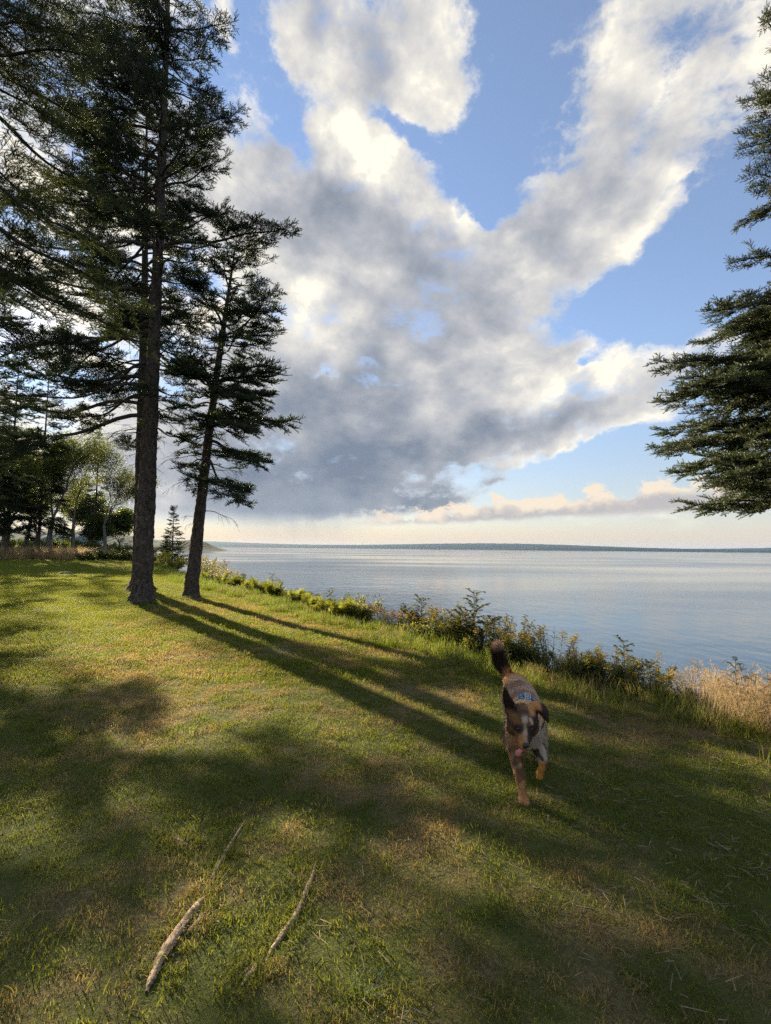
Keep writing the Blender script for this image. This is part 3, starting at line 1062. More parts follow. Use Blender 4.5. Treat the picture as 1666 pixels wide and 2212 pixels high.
def leafy_tree(name, label, cat, base, H, r0, seed, leaf_mat, bark=None, spread=0.42, clear=0.25, leaves=5200, leaf=0.13, lean=(0, 0), forks=3, group=None, flat=0.0):
    """A broad-leaved tree: forked trunk and limbs, and a crown of separate leaves on its outer twigs."""
    r = random.Random(seed)
    nr = np.random.default_rng(seed)
    wood = Acc()
    tips = []

    def grow(p, d, L, rad, depth):
        n = 6
        pts = [Vector(p)]
        dd = Vector(d).normalized()
        for i in range(n):
            dd = (dd + Vector((r.uniform(-1, 1), r.uniform(-1, 1), r.uniform(-0.5, 0.9))) * (0.05 if depth == 0 else 0.12)).normalized()
            pts.append(pts[-1] + dd * L / n)
        rr = [rad * (1 - 0.45 * i / n) for i in range(n + 1)]
        wood.tube(pts, rr, 8 if depth == 0 else 5 if depth < 3 else 3, cap=False)
        if depth >= 2:
            for q in range(1, n + 1):
                tips.append((pts[q], dd, depth))
        if depth >= 4 or rad < 0.006:
            return
        kids = forks if depth == 0 else r.choice((2, 3))
        for c in range(kids):
            a = r.uniform(0, 2 * PI)
            s = dd.cross(Vector((math.cos(a), math.sin(a), 0.2))).normalized()
            nd = dd * r.uniform(0.75, 1.0) + s * spread * r.uniform(0.8, 1.5)
            nd.z += 0.12 - flat
            grow(pts[-1] if c < 2 or depth == 0 else pts[r.randrange(3, n)], nd, L * r.uniform(0.62, 0.86), rr[-1] * (0.78 if c == 0 else 0.62), depth + 1)
    root = thing(name, label, cat, base, r.uniform(0, 6.28), group)
    grow((0, 0, -0.2), (lean[0], lean[1], 1), H * clear + 0.2, r0, 0)
    top = max(t[0].z for t in tips)
    obj('trunk', wood.mesh('trunk', bark or BARK_PALE, True), root)
    P = np.array([tuple(t[0]) for t in tips])
    P[:, :2] *= 1.0
    cl = P[nr.integers(0, len(P), leaves)] + nr.normal(0, 0.022 * H + 0.08, (leaves, 3)) * np.array([1, 1, 0.7])
    mats = []
    for c in cl:
        d = Vector(nr.normal(0, 1, 3))
        d.z = d.z * 0.5 - 0.25
        mats.append(frame(d, Vector(nr.normal(0, 0.6, 3)) + Vector((0, 0, 1)), c, leaf * r.uniform(0.6, 1.3)))
    Vn, Fn = stamp(LEAF_T[0], LEAF_T[1], mats)
    obj('crown', mesh_np('crown', Vn, Fn, leaf_mat), root)
    s = H / top
    root.scale = (s * 1.08, s * 1.08, s)
    return root


def far_xy(px, depth):
    """A spot on the ground in the direction of a place in the photograph, depth metres out."""
    x = (px - 833.0) / 1050.0 * depth
    return (x, depth, height(x, depth))


maple_spots = [
    (57, 52, 14.5, 0.24, 3, 'tree with a slightly curved grey trunk in the tan meadow at far left', 2, 0.32, 0.34),
    (108, 50, 14.0, 0.25, 7, 'grey tree forking into three at head height, behind the tan meadow', 3, 0.24, 0.34),
    (160, 52, 13.5, 0.19, 12, 'leafy tree with a thin pale forked trunk behind the junipers', 2, 0.26, 0.32),
    (230, 53, 12.5, 0.17, 21, 'pale slender tree with a fine open crown, left of the thick trunks', 3, 0.24, 0.38),
    (139, 58, 10.5, 0.10, 29, 'thin straight pole of a tree between two forked trees', 2, 0.42, 0.25),
    (12, 55, 14.5, 0.20, 33, 'grey trunked tree at the left edge in the tan meadow', 2, 0.28, 0.36),
]
for px, dep, H, r0, sd, lab, fk, cl, spd in maple_spots:
    leafy_tree('maple_tree', lab, 'tree', far_xy(px, dep), H, r0, sd, LEAF_MAPLE, spread=spd, clear=cl, leaves=17000, leaf=0.125, forks=fk, group='leafy trees behind the meadow')
back_spots = [(20, 66, 11.5, 0.14, 41), (80, 70, 10.5, 0.13, 44), (150, 68, 9.5, 0.13, 47), (205, 72, 8.5, 0.12, 52), (-30, 62, 13.0, 0.16, 55), (185, 62, 5.5, 0.10, 58), (262, 66, 6.5, 0.10, 59)]
back_labels = ['bright green tree lit from behind at the far left edge', 'yellow green tree between the curved trunk and the forked trunk, far back', 'low bright tree behind the forked grey tree',
               'small yellowish tree behind the pale slender tree', 'leafy tree beyond the left end of the meadow', 'low spreading tree with dark slanting stems behind the junipers', 'low tree just left of the thick trunks, far back']
for (px, dep, H, r0, sd), lab in zip(back_spots, back_labels):
    leafy_tree('background_tree', lab, 'tree', far_xy(px, dep), H, r0, sd, LEAF_BRIGHT, spread=0.42, clear=0.16, leaves=11000, leaf=0.155, forks=3, group='brighter trees further back')
far_spruces = [(18, 48, 23.0, 91, 'tallest dark spruce behind the meadow near the left edge, added to shade the lawn', 3.6), (86, 50, 22.5, 97, 'tall dark spruce between the two leftmost grey trunks, added to shade the lawn', 3.4),  # both added so that their shadows fall over the left lawn
               (-25, 46, 19.0, 61, 'dark spruce with drooping limbs at the left edge behind the meadow', 3.6), (-70, 58, 21.0, 73, 'dark spruce beyond the left edge of the meadow', 3.4), (205, 62, 16.5, 79, 'dark narrow spruce behind the pale slender tree', 2.6)]
for px, dep, H, sd, lab, rc in far_spruces:
    spruce(lab, far_xy(px, dep), H, 0.17, side_reach(table((0, rc * 0.9), (4, rc), (H, 0.3)), table((0, rc * 0.9), (4, rc), (H, 0.3))), 3.6, 'open', seed=sd, step=0.55, per=5, flare=0.05, pitch=(8, -22),
           group='dark spruces beyond the meadow')
spruce('small pointed spruce on the bank between the two leaning trunks', far_xy(375, 47), 6.3, 0.10, lambda z, a: max(0.55, 1.75 * (1 - z / 6.3) ** 0.85), 0.3, 'dense', seed=83, step=0.27, per=6, flare=0.03, pitch=(15, -8))

# ------------------------------------------------------------------ grass


def mat_grass(name, green_a, green_b, straw_a, straw_b, thru_g, thru_s, share=0.45, bias=0.0):
    m, k = material(name)
    geo = k.n('ShaderNodeNewGeometry')
    pos = geo.outputs['Position']
    f = patch_mask(k, pos)
    isl = geo.outputs['Random Per Island']
    f = k.ramp(k.m('ADD', k.m('MULTIPLY_ADD', k.m('SUBTRACT', isl, 0.5), 0.9, f), bias), 0.25, 0.75)
    n = k.noise(pos, 2.0, 3, 0.6)
    g = k.mix(k.ramp(k.m('ADD', n, k.m('MULTIPLY', isl, 0.4)), 0.45, 0.95), green_a, green_b)
    s = k.mix(isl, straw_a, straw_b)
    c = k.mix(f, g, s)
    t = k.mix(f, thru_g, thru_s)
    k.link(leafy(k, c, t, share, 0.55, 0.2), k.out.inputs[0])
    return m


GRASS = mat_grass('mown_grass', (0.060, 0.090, 0.011), (0.112, 0.136, 0.021), (0.20, 0.140, 0.058), (0.35, 0.260, 0.120), (0.26, 0.28, 0.020), (0.42, 0.29, 0.08), 0.5)
GRASS_LONG = mat_grass('long_grass', (0.050, 0.074, 0.014), (0.088, 0.108, 0.022), (0.12, 0.10, 0.04), (0.24, 0.19, 0.08), (0.22, 0.27, 0.025), (0.38, 0.32, 0.09), 0.5, -0.08)
GRASS_TAN = mat_grass('seeding_grass', (0.28, 0.22, 0.115), (0.36, 0.285, 0.15), (0.40, 0.31, 0.17), (0.54, 0.42, 0.26), (0.50, 0.36, 0.17), (0.60, 0.44, 0.24), 0.45, 0.3)


STONE = material('field_stone')
_n = STONE[1].noise(STONE[1].n('ShaderNodeTexCoord').outputs['Object'], 9, 6, 0.65)
STONE[1].link(principled(STONE[1], STONE[1].mix(_n, (0.09, 0.088, 0.08), (0.24, 0.235, 0.22)), 0.9, bump(STONE[1], _n, 0.6, 0.03)), STONE[1].out.inputs[0])
STONE = STONE[0]


def tuft(name, blades, radius, h0, h1, width, seed, mat, bend=0.6, seedhead=False, lay=0.0):
    """A patch of separate curved blades."""
    r = random.Random(seed)
    V, F = [], []
    for b in range(blades):
        a, q = r.uniform(0, 2 * PI), radius * math.sqrt(r.random())
        p = Vector((math.cos(a) * q, math.sin(a) * q, -0.012))
        h = r.uniform(h0, h1)
        az = r.uniform(0, 2 * PI)
        lean = Vector((math.cos(az), math.sin(az), 0)) * r.uniform(0.15, 1.0) * bend
        up = Vector((0, 0, 1.0 - lay * r.random()))
        side = Vector((-math.sin(az), math.cos(az), 0))
        if r.random() < 0.5:
            side = (side + Vector((math.cos(az), math.sin(az), 0)) * r.uniform(-1, 1)).normalized()
        pts = [p, p + (up * 0.45 + lean * 0.20) * h, p + (up * 0.80 + lean * 0.62) * h, p + (up * (0.95 - 0.25 * r.random()) + lean * 1.15) * h]
        n = len(V)
        ws = [1.0, 0.85, 0.55]
        for pt, w in zip(pts[:3], ws):
            V += [pt - side * width * w / 2, pt + side * width * w / 2]
        V.append(pts[3])
        F += [(n, n + 1, n + 3), (n, n + 3, n + 2), (n + 2, n + 3, n + 5), (n + 2, n + 5, n + 4), (n + 4, n + 5, n + 6)]
        if seedhead and b % 2 == 0:
            tip = pts[3]
            for s in range(34):
                t = s / 34
                base = pts[2].lerp(tip, 0.2 + t * 1.1)
                a2 = r.uniform(0, 2 * PI)
                d = Vector((math.cos(a2), math.sin(a2), 1.3)) * (0.020 * (1.1 - 0.6 * t))
                s2 = d.cross(Vector((0.3, 0.2, 1))).normalized() * 0.0022
                n = len(V)
                V += [base - s2, base + s2, base + d]
                F.append((n, n + 1, n + 2))
    return mesh_np(name, np.array([tuple(v) for v in V]), F, mat)


def scatter(name, pts, rot, tilt, scl, meshes, idx):
    """One object of kind stuff: a cloud of points that carries tufts of grass."""
    me = bpy.data.meshes.new(name)
    P = np.asarray(pts, dtype=np.float32)
    me.vertices.add(len(P))
    me.vertices.foreach_set('co', P.ravel())
    e = np.stack([tilt[:, 0], tilt[:, 1], rot], -1).astype(np.float32)
    a = me.attributes.new('turn', 'FLOAT_VECTOR', 'POINT')
    a.data.foreach_set('vector', e.ravel())
    a = me.attributes.new('size', 'FLOAT', 'POINT')
    a.data.foreach_set('value', np.asarray(scl, dtype=np.float32))
    a = me.attributes.new('pick', 'INT', 'POINT')
    a.data.foreach_set('value', np.asarray(idx, dtype=np.int32))
    o = tag(obj(name, me), kind='stuff')
    g = bpy.data.node_groups.new(name + '_scatter', 'GeometryNodeTree')
    g.interface.new_socket('Geometry', in_out='INPUT', socket_type='NodeSocketGeometry')
    g.interface.new_socket('Geometry', in_out='OUTPUT', socket_type='NodeSocketGeometry')
    gi = g.nodes.new('NodeGroupInput')
    go = g.nodes.new('NodeGroupOutput')
    gti = g.nodes.new('GeometryNodeGeometryToInstance')
    for m in reversed(meshes):
        proto = bpy.data.objects.new(name + '_tuft', m)
        oi = g.nodes.new('GeometryNodeObjectInfo')
        oi.inputs['Object'].default_value = proto
        oi.inputs['As Instance'].default_value = True
        g.links.new(oi.outputs['Geometry'], gti.inputs[0])
    iop = g.nodes.new('GeometryNodeInstanceOnPoints')

    def attr(n, t):
        nd = g.nodes.new('GeometryNodeInputNamedAttribute')
        nd.data_type = t
        nd.inputs['Name'].default_value = n
        return nd.outputs[0]
    g.links.new(gi.outputs[0], iop.inputs['Points'])
    ji = g.nodes.new('GeometryNodeJoinGeometry')
    g.nodes.remove(gti)
    for nd in [q for q in g.nodes if q.bl_idname == 'GeometryNodeObjectInfo']:
        g.links.new(nd.outputs['Geometry'], ji.inputs[0])
    g.links.new(ji.outputs[0], iop.inputs['Instance'])
    iop.inputs['Pick Instance'].default_value = True
    g.links.new(attr('pick', 'INT'), iop.inputs['Instance Index'])
    e2r = g.nodes.new('FunctionNodeEulerToRotation')
    g.links.new(attr('turn', 'FLOAT_VECTOR'), e2r.inputs[0])
    g.links.new(e2r.outputs[0], iop.inputs['Rotation'])
    g.links.new(attr('size', 'FLOAT'), iop.inputs['Scale'])
    g.links.new(iop.outputs[0], go.inputs[0])
    md = o.modifiers.new('scatter', 'NODES')
    md.node_group = g
    return o


def spread(n, y0, y1, margin=1.15, d_min=-400, d_max=0.0, x_lo=None, x_hi=None, even=True):
    """n random spots in the wedge of ground in front of the camera, between y0 and y1 out."""
    u = nrng.random(int(n * 3))
    y = np.sqrt(y0 * y0 + (y1 * y1 - y0 * y0) * u) if even else y0 * (y1 / y0) ** u
    half = 0.80 * margin * y + 1.3
    x = (nrng.random(len(y)) * 2 - 1) * half
    d = (x - edge_x(y)) * 0.82
    ok = (d > d_min) & (d < d_max)
    if x_lo is not None:
        ok &= x > x_lo
    if x_hi is not None:
        ok &= x < x_hi
    x, y = x[ok][:n], y[ok][:n]
    return x, y


def lay_tufts(name, x, y, meshes, s0, s1, tilt=0.15, z_off=0.0):
    n = len(x)
    P = np.stack([x, y, land(x, y) + z_off], -1)
    return scatter(name, P, nrng.random(n) * 2 * PI, nrng.normal(0, tilt, (n, 2)), nrng.uniform(s0, s1, n), meshes, nrng.integers(0, len(meshes), n))


# where roots break the turf (seen along these lines) no tuft stands
BARE = [([(316, 2145), (345, 2078), (385, 2018), (420, 1968), (442, 1940)], 0.058), ([(400, 2022), (426, 1996), (456, 1962)], 0.045), ([(583, 2068), (603, 2030), (640, 1985), (662, 1935), (674, 1895)], 0.05),
        ([(522, 2130), (545, 2100), (566, 2076)], 0.045), ([(440, 2208), (468, 2180), (500, 2150)], 0.045), ([(434, 1945), (462, 1890), (495, 1830), (535, 1765)], 0.035)]
near_t = [tuft('mown_tuft', 64, 0.095, 0.016, 0.045, 0.0030, 100 + i, GRASS, 0.9, lay=0.5) for i in range(6)]
far_t = [tuft('mown_tuft_wide', 190, 0.27, 0.016, 0.048, 0.0060, 120 + i, GRASS, 0.8, lay=0.4) for i in range(5)]
x, y = spread(12500, 0.6, 6.5)
for _pix, _r in BARE:
    for _a, _b in zip(_pix[:-1], _pix[1:]):
        _p, _q = at(*_a), at(*_b)
        _ex, _ey = _q.x - _p.x, _q.y - _p.y
        _t = np.clip(((x - _p.x) * _ex + (y - _p.y) * _ey) / (_ex * _ex + _ey * _ey), 0, 1)
        _k = np.hypot(x - _p.x - _t * _ex, y - _p.y - _t * _ey) > _r
        x, y = x[_k], y[_k]
lay_tufts('grass', x, y, near_t, 0.62, 1.22)
x, y = spread(10500, 5.5, 24.0)
lay_tufts('grass', x, y, far_t, 0.8, 1.3, 0.08)
x, y = spread(7000, 22.0, 62.0, even=False)
lay_tufts('grass', x, y, far_t, 1.2, 2.2, 0.05)
# tussocks that the mower left
shag_t = [tuft('shaggy_tuft', 40, 0.07, 0.05, 0.11, 0.0045, 140 + i, GRASS_LONG, 1.1, lay=0.4) for i in range(4)]
x, y = spread(900, 1.0, 9.0)
clump = wave(x, y, 1.3, 77) > 0.35
lay_tufts('rough_grass', x[clump], y[clump], shag_t, 0.6, 1.2)
# unmown fringe along the lip of the bank
long_t = [tuft('fringe_tuft', 70, 0.16, 0.06, 0.26, 0.0052, 160 + i, GRASS_LONG, 0.75) for i in range(5)]
x, y = spread(3400, 2.2, 17.0, d_min=-0.9, d_max=1.2)
_d = (x - edge_x(y)) * 0.82
keep = (_d > -0.35) | (nrng.random(len(x)) < 0.25 + 0.55 * (wave(x, y, 2.2, 88) > 0.1))
x, y = x[keep], y[keep]
lay_tufts('fringe_grass', x, y, long_t, 0.45, 1.1, 0.14)
x, y = spread(2200, 15.0, 60.0, d_min=-1.0, d_max=1.6, even=False)
lay_tufts('fringe_grass', x, y, long_t, 0.8, 1.5, 0.1)
# seeding grass: by the bank at right, and the meadow strip at far left
tan_t = [tuft('seeding_tuft', 44, 0.16, 0.36, 0.74, 0.0036, 180 + i, GRASS_TAN, 0.42, True) for i in range(4)]
tan_w = [tuft('meadow_tuft', 54, 0.34, 0.25, 0.85, 0.008, 186 + i, GRASS_TAN, 1.0, True) for i in range(4)]
n = 520
y = nrng.uniform(2.6, 6.0, n)
x = edge_x(y) + nrng.uniform(-0.25, 1.7, n)
ok = (x / y > 0.72 - 0.14 * nrng.random(n) ** 1.6) & (nrng.random(n) < 0.8)
lay_tufts('seeding_grass', x[ok], y[ok], tan_t, 0.40, 0.92, 0.2)
n = 3000
y = 46.5 + 7.5 * nrng.random(n) ** 0.8 + 0.8 * np.sin(np.arange(n) * 0.37)
x = nrng.uniform(-62, -30.5, n) + (y - 50) * 0.2
ok = (x - edge_x(y) < -2.5)
lay_tufts('meadow_grass', x[ok], y[ok], tan_w, 0.9, 1.8, 0.14)

# ------------------------------------------------------------------ plants along the bank
FERN = mat_leaf('fern_fronds', (0.058, 0.074, 0.015), (0.110, 0.120, 0.026), (0.25, 0.26, 0.03), 0.5, 1.5, 0.75, 0.05)
GOLDEN_LEAF = mat_leaf('goldenrod_leaves', (0.040, 0.062, 0.014), (0.085, 0.100, 0.022), (0.22, 0.24, 0.03), 0.45, 2.0)
GOLDEN_BLOOM = mat_leaf('goldenrod_blossom', (0.30, 0.215, 0.016), (0.46, 0.35, 0.028), (0.52, 0.38, 0.02), 0.35, 3.0)
SHRUB_DARK = mat_leaf('shrub_leaves', (0.022, 0.042, 0.014), (0.050, 0.078, 0.024), (0.12, 0.18, 0.025), 0.4, 2.0)
SHRUB_YELLOW = mat_leaf('turning_leaves', (0.065, 0.085, 0.014), (0.145, 0.140, 0.024), (0.32, 0.31, 0.03), 0.45, 2.0)
SAPLING_LEAF = mat_leaf('sapling_leaves', (0.040, 0.058, 0.014), (0.085, 0.090, 0.026), (0.22, 0.22, 0.03), 0.45, 2.5)
JUNIPER = mat_leaf('juniper_needles', (0.028, 0.045, 0.012), (0.075, 0.090, 0.018), (0.14, 0.16, 0.02), 0.3, 2.0)
STEM = material('plant_stem')
STEM[1].link(principled(STEM[1], (0.075, 0.055, 0.032), 0.8), STEM[1].out.inputs[0])
STEM = STEM[0]
ROSY = mat_leaf('rosy_seed_heads', (0.14, 0.085, 0.065), (0.24, 0.16, 0.12), (0.34, 0.20, 0.13), 0.4, 3.0)

PINNA = (np.array([(0, -0.05, 0), (0, 0.05, 0), (0.45, -0.065, 0.02), (0.45, 0.065, 0.02), (1, 0, -0.08)], dtype=float), np.array([(0, 3, 1), (0, 2, 3), (2, 4, 3)]))
OVAL = (np.array([(0, 0, 0), (0.35, -0.24, 0.05), (0.35, 0.24, 0.05), (0.72, -0.2, 0.03), (0.72, 0.2, 0.03), (1, 0, -0.05)], dtype=float), np.array([(0, 1, 2), (1, 3, 4), (1, 4, 2), (3, 5, 4)]))
LANCE = (np.array([(0, 0, 0), (0.4, -0.10, 0.04), (0.4, 0.10, 0.04), (1, 0, -0.10)], dtype=float), np.array([(0, 1, 2), (1, 3, 2)]))


def plant_meshes_fern(seed):
    r = random.Random(seed)
    stem = Acc()
    mats = []
    for q in range(r.randint(11, 15)):
        az = r.uniform(0, 2 * PI)
        L = r.uniform(0.55, 0.90)
        d = Vector((math.cos(az), math.sin(az), r.uniform(1.2, 3.4))).normalized()
        path = bezier_path((0, 0, 0), d, L, r.uniform(0.10, 0.30), 0.0, 0.04, r, 10)
        stem.tube(path, [0.004 * (1 - 0.7 * i / 9) for i in range(10)], 3, cap=False)
        for i in range(19):
            t = 0.16 + 0.84 * i / 19
            p, tan = lerp_path(path, min(t, 0.998))
            up = Vector((0, 0, 1))
            sd = up.cross(tan)
            sd = sd.normalized() if sd.length > 1e-3 else Vector((1, 0, 0))
            ln = L * 0.22 * math.sin(PI * (0.12 + 0.86 * t)) ** 0.8
            for s in (-1, 1):
                dd = sd * s + tan * 0.45 + up * r.uniform(-0.15, 0.15)
                mats.append(frame(dd, tan.cross(sd * s) * s + up * 0.01, p, ln, ln * 0.95))
    Vn, Fn = stamp(PINNA[0], PINNA[1], mats)
    return [('stems', stem.mesh('fern_stems', STEM, True)), ('fronds', mesh_np('fern_fronds', Vn, Fn, FERN))]


def plant_meshes_goldenrod(seed, h=0.9, stems=13, bloom=GOLDEN_BLOOM, leaf=GOLDEN_LEAF, rad=0.28, plume=1.0):
    r = random.Random(seed)
    stem = Acc()
    lm, bm = [], []
    up = Vector((0, 0, 1))
    for q in range(stems):
        az, rr = r.uniform(0, 2 * PI), rad * math.sqrt(r.random())
        b = Vector((math.cos(az) * rr, math.sin(az) * rr, -0.05))
        H = h * r.uniform(0.65, 1.1)
        d = (Vector((math.cos(az), math.sin(az), 0)) * rr * 0.9 + up + Vector((r.uniform(-.1, .1), r.uniform(-.1, .1), 0))).normalized()
        path = bezier_path(b, d, H, 0.02, 0.0, 0.04, r, 8)
        stem.tube(path, [0.005 * (1 - 0.6 * i / 7) for i in range(8)], 4, cap=False)
        for i in range(36):
            t = 0.12 + 0.76 * i / 36
            p, tan = lerp_path(path, t)
            a = i * 2.4 + r.uniform(-.4, .4)
            dd = Vector((math.cos(a), math.sin(a), r.uniform(0.0, 0.7)))
            lm.append(frame(dd, up, p, r.uniform(0.11, 0.17) * (1.15 - 0.4 * t)))
        if plume and r.random() < 0.55 * plume:
            for i in range(9):
                t = 0.74 + 0.26 * i / 9
                p, tan = lerp_path(path, min(t, 0.99))
                a = i * 2.4 + r.random()
                ln = 0.16 * (1.05 - (t - 0.74) / 0.26 * 0.75)
                sp = bezier_path(p, Vector((math.cos(a), math.sin(a), 0.75)), ln, 0.35, 0.0, 0.03, r, 5)
                for s in range(13):
                    pp, tt = lerp_path(sp, 0.15 + 0.84 * s / 13)
                    bm.append(frame(Vector((r.uniform(-1, 1), r.uniform(-1, 1), r.uniform(0.1, 1))), up, pp, r.uniform(0.020, 0.036)))
    V1, F1 = stamp(LANCE[0], LANCE[1], lm)
    parts = [('stems', stem.mesh('flower_stems', STEM, True)), ('leaves', mesh_np('flower_leaves', V1, F1, leaf))]
    if bm:
        V2, F2 = stamp(OVAL[0] * np.array([1, 1.6, 1]), OVAL[1], bm)
        parts.append(('blossom', mesh_np('flower_blossom', V2, F2, bloom)))
    return parts


def plant_meshes_shrub(seed, h, w, leaf_mat, n_leaf=2200, leaf=0.05, shape=OVAL, dense=0.75):
    r = random.Random(seed)
    nr = np.random.default_rng(seed)
    stem = Acc()
    tips = []
    for q in range(14):
        az = r.uniform(0, 2 * PI)
        d = Vector((math.cos(az) * w / h * 0.55, math.sin(az) * w / h * 0.55, r.uniform(0.5, 1.1)))
        path = bezier_path((0, 0, -0.05), d, h * r.uniform(0.65, 1.05), 0.05, 0.05, 0.08, r, 8)
        stem.tube(path, [0.010 * (1 - 0.8 * i / 7) for i in range(8)], 4, cap=False)
        for c in range(7):
            p, tan = lerp_path(path, r.uniform(0.3, 0.95))
            e = bezier_path(p, tan + Vector((r.uniform(-1, 1), r.uniform(-1, 1), r.uniform(-0.2, 0.7))), h * r.uniform(0.15, 0.36), 0.1, 0.1, 0.1, r, 5)
            stem.tube(e, [0.004, 0.0034, 0.0028, 0.002, 0.001], 3, cap=False)
            for s in range(6):
                tips.append((lerp_path(e, 0.2 + 0.8 * s / 6)[0]))
        tips.append(path[-1])
    mats = []
    for q in range(n_leaf):
        p = tips[r.randrange(len(tips))] + Vector(nr.normal(0, 0.05 * h, 3))
        d = Vector(nr.normal(0, 1, 3)) + Vector((0, 0, 0.3))
        mats.append(frame(d, Vector((nr.normal(0, .5), nr.normal(0, .5), 1)), p, leaf * r.uniform(0.6, 1.3)))
    Vn, Fn = stamp(shape[0], shape[1], mats)
    return [('stems', stem.mesh('shrub_stems', STEM, True)), ('leaves', mesh_np('shrub_leaves', Vn, Fn, leaf_mat))]


def plant_meshes_sapling(seed, h, n_top=26, spread_=0.35, leaf_mat=None, leaf_len=0.26, one=False):
    """A young tree with feathered (paired) leaves."""
    r = random.Random(seed)
    stem = Acc()
    mats = []
    up = Vector((0, 0, 1))
    for q in range(1 if one else 4):
        az = r.uniform(0, 2 * PI)
        d = Vector((math.cos(az) * spread_ * (q > 0), math.sin(az) * spread_ * (q > 0), 1))
        H = h * (1.0 if q == 0 else r.uniform(0.55, 0.9))
        path = bezier_path((0, 0, -0.05), d, H, 0.0, 0.0, 0.05, r, 9)
        stem.tube(path, [0.012 * h * (1 - 0.75 * i / 8) for i in range(9)], 5, cap=False)
        for i in range(n_top):
            t = 0.30 + 0.70 * i / n_top
            p, tan = lerp_path(path, min(t, 0.998))
            a = i * 2.4 + r.random() * 0.5
            dd = Vector((math.cos(a), math.sin(a), 0.5 + 0.7 * t))
            ln = leaf_len * r.uniform(0.75, 1.15) * (1.1 - 0.35 * t)
            rach = bezier_path(p, dd, ln, r.uniform(0.1, 0.35), 0.0, 0.05, r, 6)
            stem.tube(rach, [0.003, 0.0026, 0.0022, 0.0018, 0.0014, 0.001], 3, cap=False)
            for s in range(7):
                pp, tt = lerp_path(rach, 0.22 + 0.77 * s / 7)
                sd = up.cross(tt)
                sd = sd.normalized() if sd.length > 1e-3 else Vector((1, 0, 0))
                for k_ in (-1, 1):
                    mats.append(frame(sd * k_ + tt * 0.6 + up * r.uniform(-.3, .2), up + sd * r.uniform(-.3, .3), pp, ln * 0.30))
    Vn, Fn = stamp(OVAL[0], OVAL[1], mats)
    return [('stems', stem.mesh('sapling_stems', STEM, True)), ('leaves', mesh_np('sapling_leaves', Vn, Fn, leaf_mat or SAPLING_LEAF))]


def plant(name, label, cat, parts, loc, rz=0.0, sc=1.0, group=None):
    t = thing(name, label, cat, loc, rz, group)
    t.scale = (sc, sc, sc)
    for n, me in parts:
        obj(n, me, t)
    return t


def bank(px, y_out, off=0.35):
    """A spot just over the lip of the bank in the direction of a place in the photograph."""
    lo, hi = 1.5, 120.0
    for _ in range(40):
        mid = (lo + hi) / 2
        if (px - 833.0) / 1050.0 * mid > float(edge_x(mid)) + off:
            hi = mid
        else:
            lo = mid
    y = (lo + hi) / 2
    x = (px - 833.0) / 1050.0 * y
    return (x, y, height(x, y))


ferns = [plant_meshes_fern(200 + i) for i in range(5)]
for i in range(46):
    px = 436 + (790 - 436) * ((i + rng.random() * 0.8) / 46)
    plant('fern', 'bright yellow green fern in the dense sunlit fern row on the bank', 'fern', ferns[i % 5], bank(px, 0, rng.uniform(-0.05, 0.7)), rng.uniform(0, 6.28), rng.uniform(0.6, 1.0) * (1.0 if px < 600 else 0.85), 'ferns along the lip of the bank')
gold = [plant_meshes_goldenrod(230 + i, 0.85 + 0.08 * i, 20, rad=0.34) for i in range(4)]
gold_spots = [
    (895, 'goldenrod just left of the small leafy sapling, first of its row'), (930, 'goldenrod just right of the small leafy sapling'), (955, 'goldenrod two plants right of the small leafy sapling'),
    (982, 'goldenrod on the left side of the tallest sapling, a step away from it'), (1003, 'goldenrod hugging the left side of the tallest sapling'), (1050, 'goldenrod hugging the right side of the tallest sapling'),
    (1070, 'goldenrod a step right of the tallest sapling'), (1092, 'goldenrod midway between the tallest sapling and the dark green bush'), (1122, 'goldenrod touching the left side of the dark green bush'),
    (1182, 'goldenrod touching the right side of the dark green bush'), (1238, 'goldenrod at the left end of the group by the bushy sapling'), (1256, 'second goldenrod from the left in the group by the bushy sapling'),
    (1276, 'middle goldenrod of the group by the bushy sapling'), (1300, 'goldenrod just left of the bushy sapling with fine round leaves'), (1330, 'goldenrod in front of the bushy sapling with fine round leaves'),
    (1400, 'short goldenrod right of the bushy sapling'), (1425, 'short goldenrod beside the small dark shrub near the tan grass'),
]
for i, (px, lab) in enumerate(gold_spots):
    plant('goldenrod', lab, 'goldenrod', gold[i % 4], bank(px, 0, rng.uniform(0.15, 0.6)), rng.uniform(0, 6.28), rng.uniform(0.50, 0.68) if px < 1200 else rng.uniform(0.34, 0.46), 'goldenrod along the lip of the bank')
order = ('first', 'second', 'third', 'fourth', 'fifth', 'sixth', 'seventh')
for i, px in enumerate((438, 452, 466, 480, 497)):
    plant('goldenrod', 'tall yellow goldenrod, %s to the right of the leaning trunk' % order[i], 'goldenrod', gold[(i + 1) % 4], bank(px, 0, 0.8), rng.uniform(0, 6.28), 1.35 - 0.12 * i, 'goldenrod by the leaning trunk')
rosy = [plant_meshes_goldenrod(250 + i, 0.7, 12, ROSY, GOLDEN_LEAF, 0.3) for i in range(2)]
for i, px in enumerate((810, 835, 858, 880)):
    plant('spirea', 'brownish pink spirea gone to seed, %s after the right end of the fern row' % order[i], 'spirea', rosy[i % 2], bank(px, 0, 0.5), rng.uniform(0, 6.28), 0.75, 'spirea gone to seed')
plant('sapling', 'tallest sapling with feathered leaves standing above the goldenrod', 'sapling', plant_meshes_sapling(261, 1.02, 20, 0.62, None, 0.34), bank(1024, 0, 0.6), 0.4, 1.0)
plant('sapling', 'small leafy sapling left of the tall sapling, among goldenrod', 'sapling', plant_meshes_sapling(262, 0.8, 18, 0.6, None, 0.28), bank(912, 0, 0.6), 1.4, 1.0)
